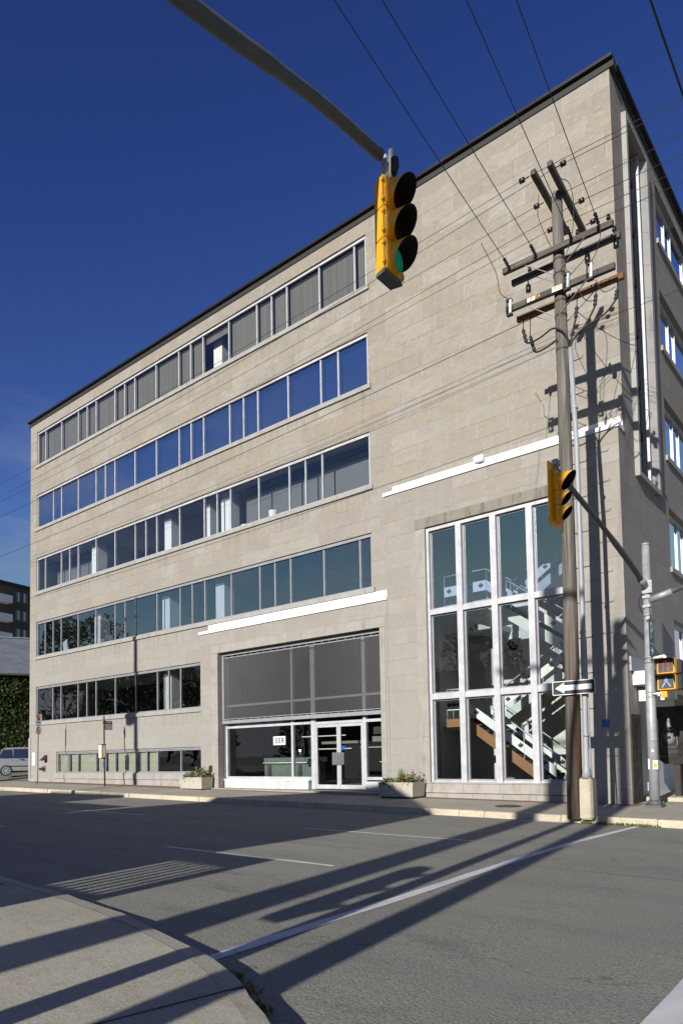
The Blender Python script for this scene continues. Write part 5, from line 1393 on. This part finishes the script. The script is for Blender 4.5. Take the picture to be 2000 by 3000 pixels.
# weeds in the kerb joints
def weeds(name, pts, n, hh, label=None):
    random.seed(21); m = MB()
    for (x, y, z, sx_, sy_) in pts:
        for k in range(n):
            c = (x + random.gauss(0, sx_), y + random.gauss(0, sy_), z)
            for j in range(3): leafq(m, c, random.uniform(0.4, 1) * hh, 0.012, Vector((random.gauss(0, 0.7), random.gauss(0, 0.7), 1)))
    return tag(m.build(name, M['weed']), kind='stuff')
weeds('weeds', [(0.55, -3.50, -0.0, 0.30, 0.03), (1.15, -3.52, -0.01, 0.13, 0.025), (-0.12, -3.52, 0.0, 0.04, 0.02), (1.75, -15.86, -0.02, 0.06, 0.03), (1.98, -15.97, -0.02, 0.06, 0.03), (2.35, -16.18, -0.02, 0.05, 0.02)], 70, 0.085)
mh = tag(MB().tube([(-2.72, -2.05, zs(-2.72, -2.05) - 0.02), (-2.72, -2.05, zs(-2.72, -2.05) + 0.012)], 0.34, 28).build('manhole_cover', M['iron']), 'round iron manhole cover in the far pavement near the utility pole', 'manhole cover')

# ------------------------------------------------------------------ sign posts on the left
np_ = thing('no_parking_sign', 'slim steel post with white no parking and bus signs at the left corner', 'sign post', (-28.43, -1.6, 0.5))
MB().tube([(-28.52, -1.62, 0.48), (-28.44, -1.6, 0.72), (-28.40, -1.6, 3.9)], 0.027, 8).build('post', M['galvd'], np_)
XP = -28.36
MB().box(XP, XP + 0.008, -1.79, -1.44, 3.41, 4.04).box(XP, XP + 0.008, -1.785, -1.445, 3.04, 3.385).build('plate', M['signw'], np_)
f = lambda u, v: (XP + 0.0095, -1.615 + u * 0.53, v)
for v in (3.90, 3.21):
    m = MB(); ring(m, f, 0, v, 0.14, 0.20, 20); m.face([f(-0.13, v + 0.10), f(-0.09, v + 0.14), f(0.13, v - 0.10), f(0.09, v - 0.14)])
    m.build('prohibition_ring', M['signr'], np_)
m = MB(); f2 = lambda u, v: (XP + 0.0088, -1.615 + u * 0.53, v)
disc(m, f2, 0, 3.90, 0.09, 14); ring(m, f2, 0, 3.62, 0.15, 0.19, 20); m.face([f2(-0.11, 3.59), f2(0.11, 3.59), f2(0.11, 3.66), f2(-0.11, 3.66)]); disc(m, f2, 0, 3.21, 0.08, 14)
m.face([f2(0.20, 3.45), f2(0.28, 3.48), f2(0.20, 3.51)]); m.face([f2(-0.20, 3.07), f2(-0.28, 3.10), f2(-0.20, 3.13)])
m.build('symbol', M['signk'], np_)
bs = thing('bus_stop_post', 'brown post with a finial, a maroon flag sign and a framed timetable', 'sign post', (-23.1, -1.19, 0.45))
MB().tube([(-23.10, -1.19, 0.43), (-23.14, -1.19, 1.7), (-23.17, -1.19, 3.35)], 0.036, 10).tube([(-23.18, -1.19, 3.35), (-23.18, -1.19, 3.5), (-23.18, -1.19, 3.53), (-23.18, -1.19, 3.6), (-23.18, -1.19, 3.74)], [0.055, 0.055, 0.03, 0.045, 0.004], 10).build('post', M['bronze'], bs)
XB = -23.15
m = MB(); m.mat(0).box(XB - 0.006, XB + 0.006, -1.15, -0.77, 3.06, 3.47).mat(1).box(XB + 0.0065, XB + 0.009, -1.135, -0.785, 3.09, 3.33); m.build('flag_sign', [M['maroon'], plain('faded_grey_print', (0.36, 0.36, 0.41))], bs)
m = MB()
for k in range(9): m.box(XB + 0.0065, XB + 0.008, -1.13 + k * 0.036, -1.108 + k * 0.036, 3.39, 3.44)
m.build('lettering', M['cream'], bs)
m = MB(); m.box(-23.36, -23.06, -1.36, -1.15, 1.72, 2.40); m.build('timetable_frame', M['bronze'], bs, bevel=0.01)
m = MB(); m.box(-23.33, -23.09, -1.368, -1.3605, 1.76, 2.36).box(-23.0595, -23.054, -1.33, -1.18, 1.78, 2.34); m.build('timetable_sheet', M['cream'], bs)
m = MB()
for k in range(12): m.box(-23.31, -23.12 - 0.02 * (k % 3), -1.372, -1.369, 1.80 + k * 0.046, 1.812 + k * 0.046)
m.build('timetable_lines', plain('grey_print', (0.3, 0.28, 0.26)), bs)
MB().box(-23.19, -23.10, -1.235, -1.225, 1.32, 1.62).build('blue_sticker', M['signb'], bs)

# ------------------------------------------------------------------ van
van = thing('minivan', 'silver minivan parked beyond the left corner of the building', 'van', (-37.13, 1.23, 0.82), None, math.atan2(0.9, 0.44), False)
van['_o'] = (0, 0, 0)
prof = [(-0.82, 0.32), (-0.87, 0.62), (-0.82, 0.95), (-0.78, 1.05), (-0.52, 1.58), (-0.30, 1.70), (0.9, 1.74), (2.0, 1.66), (2.85, 1.12), (3.7, 0.95), (3.95, 0.6), (3.9, 0.3)]
m = MB(); W2 = 0.95
def sec(s_, k): return [(x, s_ * (W2 - 0.16 * max(0, (z - 0.95)) / 0.75 * 1.1), z) for x, z in prof]
A = sec(-1, 0); Bv = sec(1, 0); n = len(prof)
for i in range(n):
    j = (i + 1) % n; m.face([A[i], A[j], Bv[j], Bv[i]], True)
m.face(list(reversed(A))); m.face(Bv)
m.build('body', M['van'], van)
def side(P, name, mt, dy=0.006):
    for s_ in (-1, 1):
        m = MB(); m.face([(x, s_ * (W2 - 0.16 * max(0, (z - 0.95)) / 0.75 * 1.1 + dy), z) for x, z in P]); m.build(name, mt, van)
side([(-0.66, 1.10), (0.08, 1.08), (0.08, 1.60), (-0.44, 1.58)], 'side_window', M['vglass'])
side([(0.14, 1.08), (1.0, 1.07), (1.0, 1.62), (0.14, 1.62)], 'side_window', M['vglass'])
side([(1.08, 1.07), (2.3, 1.08), (1.75, 1.60), (1.08, 1.62)], 'side_window', M['vglass'])
side([(-0.25, 0.56), (2.5, 0.54), (2.5, 0.60), (-0.25, 0.62)], 'side_moulding', M['iron'])
side([(0.0, 0.93), (2.6, 0.90), (2.6, 0.905), (0.0, 0.937)], 'door_seam', M['iron'])
side([(0.50, 0.96), (0.72, 0.955), (0.72, 1.01), (0.50, 1.01)], 'door_handle', M['rubber'], 0.02)
side([(1.0, 0.95), (1.22, 0.945), (1.22, 1.0), (1.0, 1.0)], 'door_handle', M['rubber'], 0.02)
for a, b in ((-0.93, -0.70), (0.70, 0.93)): MB().box(-0.86, -0.66, a, b, 0.92, 1.22).build('tail_light', M['tail'], van, bevel=0.03)
for x in (-0.25, 2.75):
    for s_ in (-1, 1):
        w = MB(); w.tube([(x, s_ * 0.74, 0.33), (x, s_ * 0.965, 0.33)], [0.33, 0.33], 20); w = w.build('wheel', M['tyre'], van)
        r = MB()
        for k in range(7):
            a = 2 * PI * k / 7; r.prism([(x + 0.05 * math.cos(a - 0.5), s_ * 0.972, 0.33 + 0.05 * math.sin(a - 0.5)), (x + 0.22 * math.cos(a - 0.2), s_ * 0.972, 0.33 + 0.22 * math.sin(a - 0.2)), (x + 0.22 * math.cos(a + 0.2), s_ * 0.972, 0.33 + 0.22 * math.sin(a + 0.2)), (x + 0.05 * math.cos(a + 0.5), s_ * 0.972, 0.33 + 0.05 * math.sin(a + 0.5))], (0, 0, 0), (0, s_ * 0.01, 0))
        r.tube([(x, s_ * 0.966, 0.33), (x, s_ * 0.978, 0.33)], 0.07, 12)
        for k in range(20):
            a, b = 2 * PI * k / 20, 2 * PI * (k + 1) / 20
            r.face([(x + q * math.cos(c), s_ * 0.974, 0.33 + q * math.sin(c)) for q, c in ((0.20, a), (0.24, a), (0.24, b), (0.20, b))])
        r.build('rim', M['rim'], w)

# ------------------------------------------------------------------ house covered with ivy, and the apartment block behind it
hx = Vector((-46.0, 4.6, 0.8)); ha = math.atan2(0.46, 0.89)
dv = Vector((0.46, 0.89, 0)); nv = Vector((0.89, -0.46, 0))   # along the front, and out of the front towards the viewer
def H(a, b, z): p = hx + dv * a - nv * b; return (p.x, p.y, z)
hs_ = thing('ivy_house', 'house with a grey slate hip roof behind the minivan', 'house', tuple(hx))
P8 = lambda a0, a1, b0, b1, z0, z1: [H(a0, b0, z0), H(a1, b0, z0), H(a1, b1, z0), H(a0, b1, z0), H(a0, b0, z1), H(a1, b0, z1), H(a1, b1, z1), H(a0, b1, z1)]
MB().hexa(P8(-4, 14, 0, 9, 0.4, 8.3)).build('wall', M['hbrick'], hs_)
m = MB(); e0, e1 = -4.6, 14.6
m.face([H(e0, -0.6, 8.15), H(e1, -0.6, 8.15), H(e1 - 4.5, 4.5, 11.55), H(e0 + 4.5, 4.5, 11.55)])
m.face([H(e0, -0.6, 8.15), H(e0 + 4.5, 4.5, 11.55), H(e0, 9.6, 8.15)]); m.face([H(e1, -0.6, 8.15), H(e1, 9.6, 8.15), H(e1 - 4.5, 4.5, 11.55)])
m.face([H(e0, 9.6, 8.15), H(e0 + 4.5, 4.5, 11.55), H(e1 - 4.5, 4.5, 11.55), H(e1, 9.6, 8.15)])
m.build('roof', M['shingle'], hs_)
m = MB(); m.tube([H(e0, -0.6, 8.18), H(e0 + 4.5, 4.5, 11.58), H(e1 - 4.5, 4.5, 11.58)], 0.09, 6); m.build('ridge_tile', M['galv'], hs_)
m = MB(); m.hexa(P8(-4.6, 14.6, -0.6, 0.0, 8.02, 8.14)); m.build('eave', M['dark'], hs_)
random.seed(5); m = MB()
for k in range(15000):
    a = random.uniform(-4, 8); z = random.uniform(0.8, 7.9)
    q = math.sin(a * 1.7 + math.sin(z * 1.3) * 2) + math.sin(z * 2.1 + a * 0.6)
    if q < -1.35 and random.random() < 0.6: continue
    b = -0.06 - abs(random.gauss(0, 0.13)) - 0.14 * max(0, q)
    d = (nv * random.uniform(0.2, 1.0) + Vector((0, 0, random.uniform(-0.9, 0.1))) + dv * random.uniform(-0.6, 0.6)).normalized()
    leafq(m, H(a, b, z), random.uniform(0.12, 0.24), random.uniform(0.05, 0.10), d)
iv = tag(m.build('ivy', M['ivy']), 'dense green ivy covering the wall of the slate roofed house', 'ivy')
ax = Vector((-103.5, 32, 1.2)); av = Vector((-0.20, 0.98, 0)); an = Vector((0.98, 0.20, 0))
def AP(a, b, z): p = ax + av * a - an * b; return (p.x, p.y, z)
ap = thing('apartment_building', 'tall brown apartment block with balconies rising behind the slate roof', 'building', tuple(ax))
P9 = lambda a0, a1, b0, b1, z0, z1: [AP(a0, b0, z0), AP(a1, b0, z0), AP(a1, b1, z0), AP(a0, b1, z0), AP(a0, b0, z1), AP(a1, b0, z1), AP(a1, b1, z1), AP(a0, b1, z1)]
MB().hexa(P9(-14, 24, 0, 14, 0, 29.6)).build('wall', M['abrick'], ap)
MB().hexa(P9(-14.2, 24.2, -0.25, 14.2, 29.6, 30.1)).build('roof_edge', M['fascia'], ap)
for k in range(7):
    z = 27.3 - k * 2.95
    MB().hexa(P9(1.9, 2.85, -0.03, 0.2, z, z + 1.5)).build('window', M['vglass'], ap)
    MB().hexa(P9(3.15, 4.1, -0.03, 0.2, z, z + 1.5)).build('window', M['vglass'], ap)
    for q in (2.3, 3.4): MB().hexa(P9(q, q + 0.3, -0.05, 0.0, z, z + 1.5)).build('curtain', M['ceil'], ap)
    b_ = MB().hexa(P9(-6.5, 0.3, -1.5, 0, z - 0.8, z - 0.55)).hexa(P9(-6.5, 0.3, -1.5, -1.42, z - 0.55, z + 0.35)).hexa(P9(0.22, 0.3, -1.42, 0, z - 0.55, z + 0.35)).build('balcony', M['white'], ap)

# ------------------------------------------------------------------ what stands behind the camera: it throws the long shadows and shows in the glass
YC = -22.0
fh = thing('flat_roof_house', 'brick house with stepped flat roofs across the street, behind the viewer', 'house', (-19, -26, 0.3))
MB().box(-21.0, -15.45, YC - 8, YC, 0.1, 7.22).box(-15.44, -11.4, YC - 8, YC, 0.1, 6.05).box(-30.5, -21.01, YC - 8, YC, 0.1, 6.32).build('wall', M['hbrick'], fh)
m = MB()
for x in (-28, -25.5, -19.5, -17.2, -14): m.box(x, x + 1.1, YC - 0.02, YC + 0.03, 1.6, 3.2).box(x, x + 1.1, YC - 0.02, YC + 0.03, 4.3, 5.6)
m.build('window', M['vglass'], fh)
gh = thing('gabled_house', 'gabled house with a slatted side porch across the street, behind the viewer', 'house', (-6, -26, 0.2))
G = [(-10.5, 0.05), (-1.95, 0.05), (-1.9, 4.2), (-1.45, 5.2), (-1.45, 7.0), (-4.7, 8.85), (-7.4, 8.45), (-10.6, 7.02), (-10.5, 6.9)]
MB().prism([(x, YC, z) for x, z in G], (0, 0, 0), (0, -8, 0)).build('wall', M['siding'], gh)
m = MB(); m.box(-8.5, -7.2, YC - 0.02, YC + 0.03, 1.2, 2.8).box(-5.5, -4.0, YC - 0.02, YC + 0.03, 1.2, 2.8).box(-6.2, -4.8, YC - 0.02, YC + 0.03, 4.6, 6.0); m.build('window', M['vglass'], gh)
m = MB(); m.box(-1.94, -0.52, YC - 0.08, YC, 3.60, 3.95).box(-0.78, -0.52, YC - 0.08, YC, 2.55, 3.6).box(-1.94, -0.52, YC - 0.08, YC, 0.1, 2.75)
for k in range(6): m.box(-1.80 + k * 0.175, -1.715 + k * 0.175, YC - 0.06, YC - 0.02, 2.75, 3.6)
m.build('slatted_porch', M['siding'], gh)
def backpole(x, y, h, r, label, armz=None, armw=2.8, box=False):
    t = thing('utility_pole', label, 'utility pole', (x, y, 0.1))
    MB().tube([(x, y, 0.1), (x, y, h)], [r * 1.15, r * 0.85], 14).build('pole', M['wood'], t)
    if armz: MB().box(x - armw / 2, x + armw / 2, y - 0.14, y - 0.02, armz - 0.07, armz + 0.07).build('crossarm', M['woodx'], t)
    if box: MB().tube([(x - 0.5, y + 0.3, h - 6.0), (x - 0.5, y + 0.3, h - 4.3)], 0.34, 14).build('transformer', M['galvd'], t)
    return t
backpole(1.72, -26, 15.9, 0.30, 'wooden pole behind the viewer carrying the wires across the street', 13.6, 3.4)
backpole(3.17, -23.4, 13.6, 0.18, 'plain wooden pole on the near corner behind the viewer')
backpole(-20.0, -16.5, 15.4, 0.15, 'wooden pole with a transformer on the near pavement out of view to the left', 14.6, 2.0, True)

def tree(x, y, h, cr, label, cat='tree', n=2600, mt='tree', seed=1):
    random.seed(seed)
    t = thing('broadleaf_tree', label, cat, (x, y, 0.2), 'trees behind the viewer')
    m = MB(); m.tube([(x, y, 0.1), (x + 0.1, y, h * 0.3), (x - 0.1, y + 0.1, h * 0.6), (x, y, h * 0.9)], [0.28, 0.22, 0.14, 0.04], 8)
    cl = []
    for k in range(34):
        a = random.uniform(0, 2 * PI); q = random.uniform(0.28, 0.98); rr = cr * (math.sin(PI * min(1, (q - 0.2) / 0.8) ** 0.8) ** 0.6) * random.uniform(0.45, 1.0)
        c = Vector((x + rr * math.cos(a), y + rr * math.sin(a), h * q)); cl.append((c, random.uniform(0.55, 1.25) * cr * 0.3))
        m.tube([(x, y, h * max(0.25, q - 0.25)), tuple(c)], [0.07, 0.02], 5)
    m.build('trunk', M['bark'], t)
    f = MB()
    for k in range(n):
        c, r = random.choice(cl); d = rdir(); p = c + d * r * random.uniform(0.5, 1.05)
        leafq(f, p, random.uniform(0.3, 0.6) * (cr / 5), random.uniform(0.12, 0.22) * (cr / 5), (d + rdir()).normalized())
    f.build('crown', M[mt], t)
    return t
tree(-28, -44, 13.5, 5.0, 'tall green tree far behind the viewer, left of the others', n=3600, seed=2)
tree(-17, -47, 12.5, 4.6, 'round green tree behind the gabled house', n=3600, seed=3)
for k, (tx, ty, th, lb) in enumerate(((-64, -37, 13, 'broad green tree left of the row of houses behind the viewer'), (-75, -41, 15, 'large green tree second in the row far behind to the left'), (-87, -43, 19, 'tall green tree third in the row far behind to the left'), (-100, -45, 25, 'very tall green tree fourth in the row far behind to the left'), (-115, -48, 29, 'tallest green tree, last in the row far behind to the left'))):
    tree(tx, ty, th, 7.0, lb, n=3000, seed=20 + k)
tree(-6, -50, 13.5, 4.5, 'slender green tree behind the viewer, nearest the side street', n=3000, seed=8)
random.seed(14)
t = thing('shade_spruce', 'conical spruce added to shade the left corner, unseen behind the viewer', 'tree', (-31.6, -22, 0.4))  # added out of view to cast the shade wedge at the left corner
MB().tube([(-31.6, -22, 0.3), (-31.6, -22, 9.2)], [0.2, 0.03], 8).build('trunk', M['bark'], t)
f = MB()
for k in range(5200):
    q = random.random() ** 0.7; z = 0.6 + q * 9.0; r = 2.9 * (1 - q) + 0.05; a = random.uniform(0, 2 * PI); rr = r * random.uniform(0.35, 1.0)
    leafq(f, (-31.6 + rr * math.cos(a), -22 + rr * math.sin(a), z), random.uniform(0.25, 0.5), 0.07, Vector((math.cos(a), math.sin(a), -0.25)))
f.build('crown', M['spruce'], t)
for o in list(S.objects):
    if '_o' in o: del o['_o']
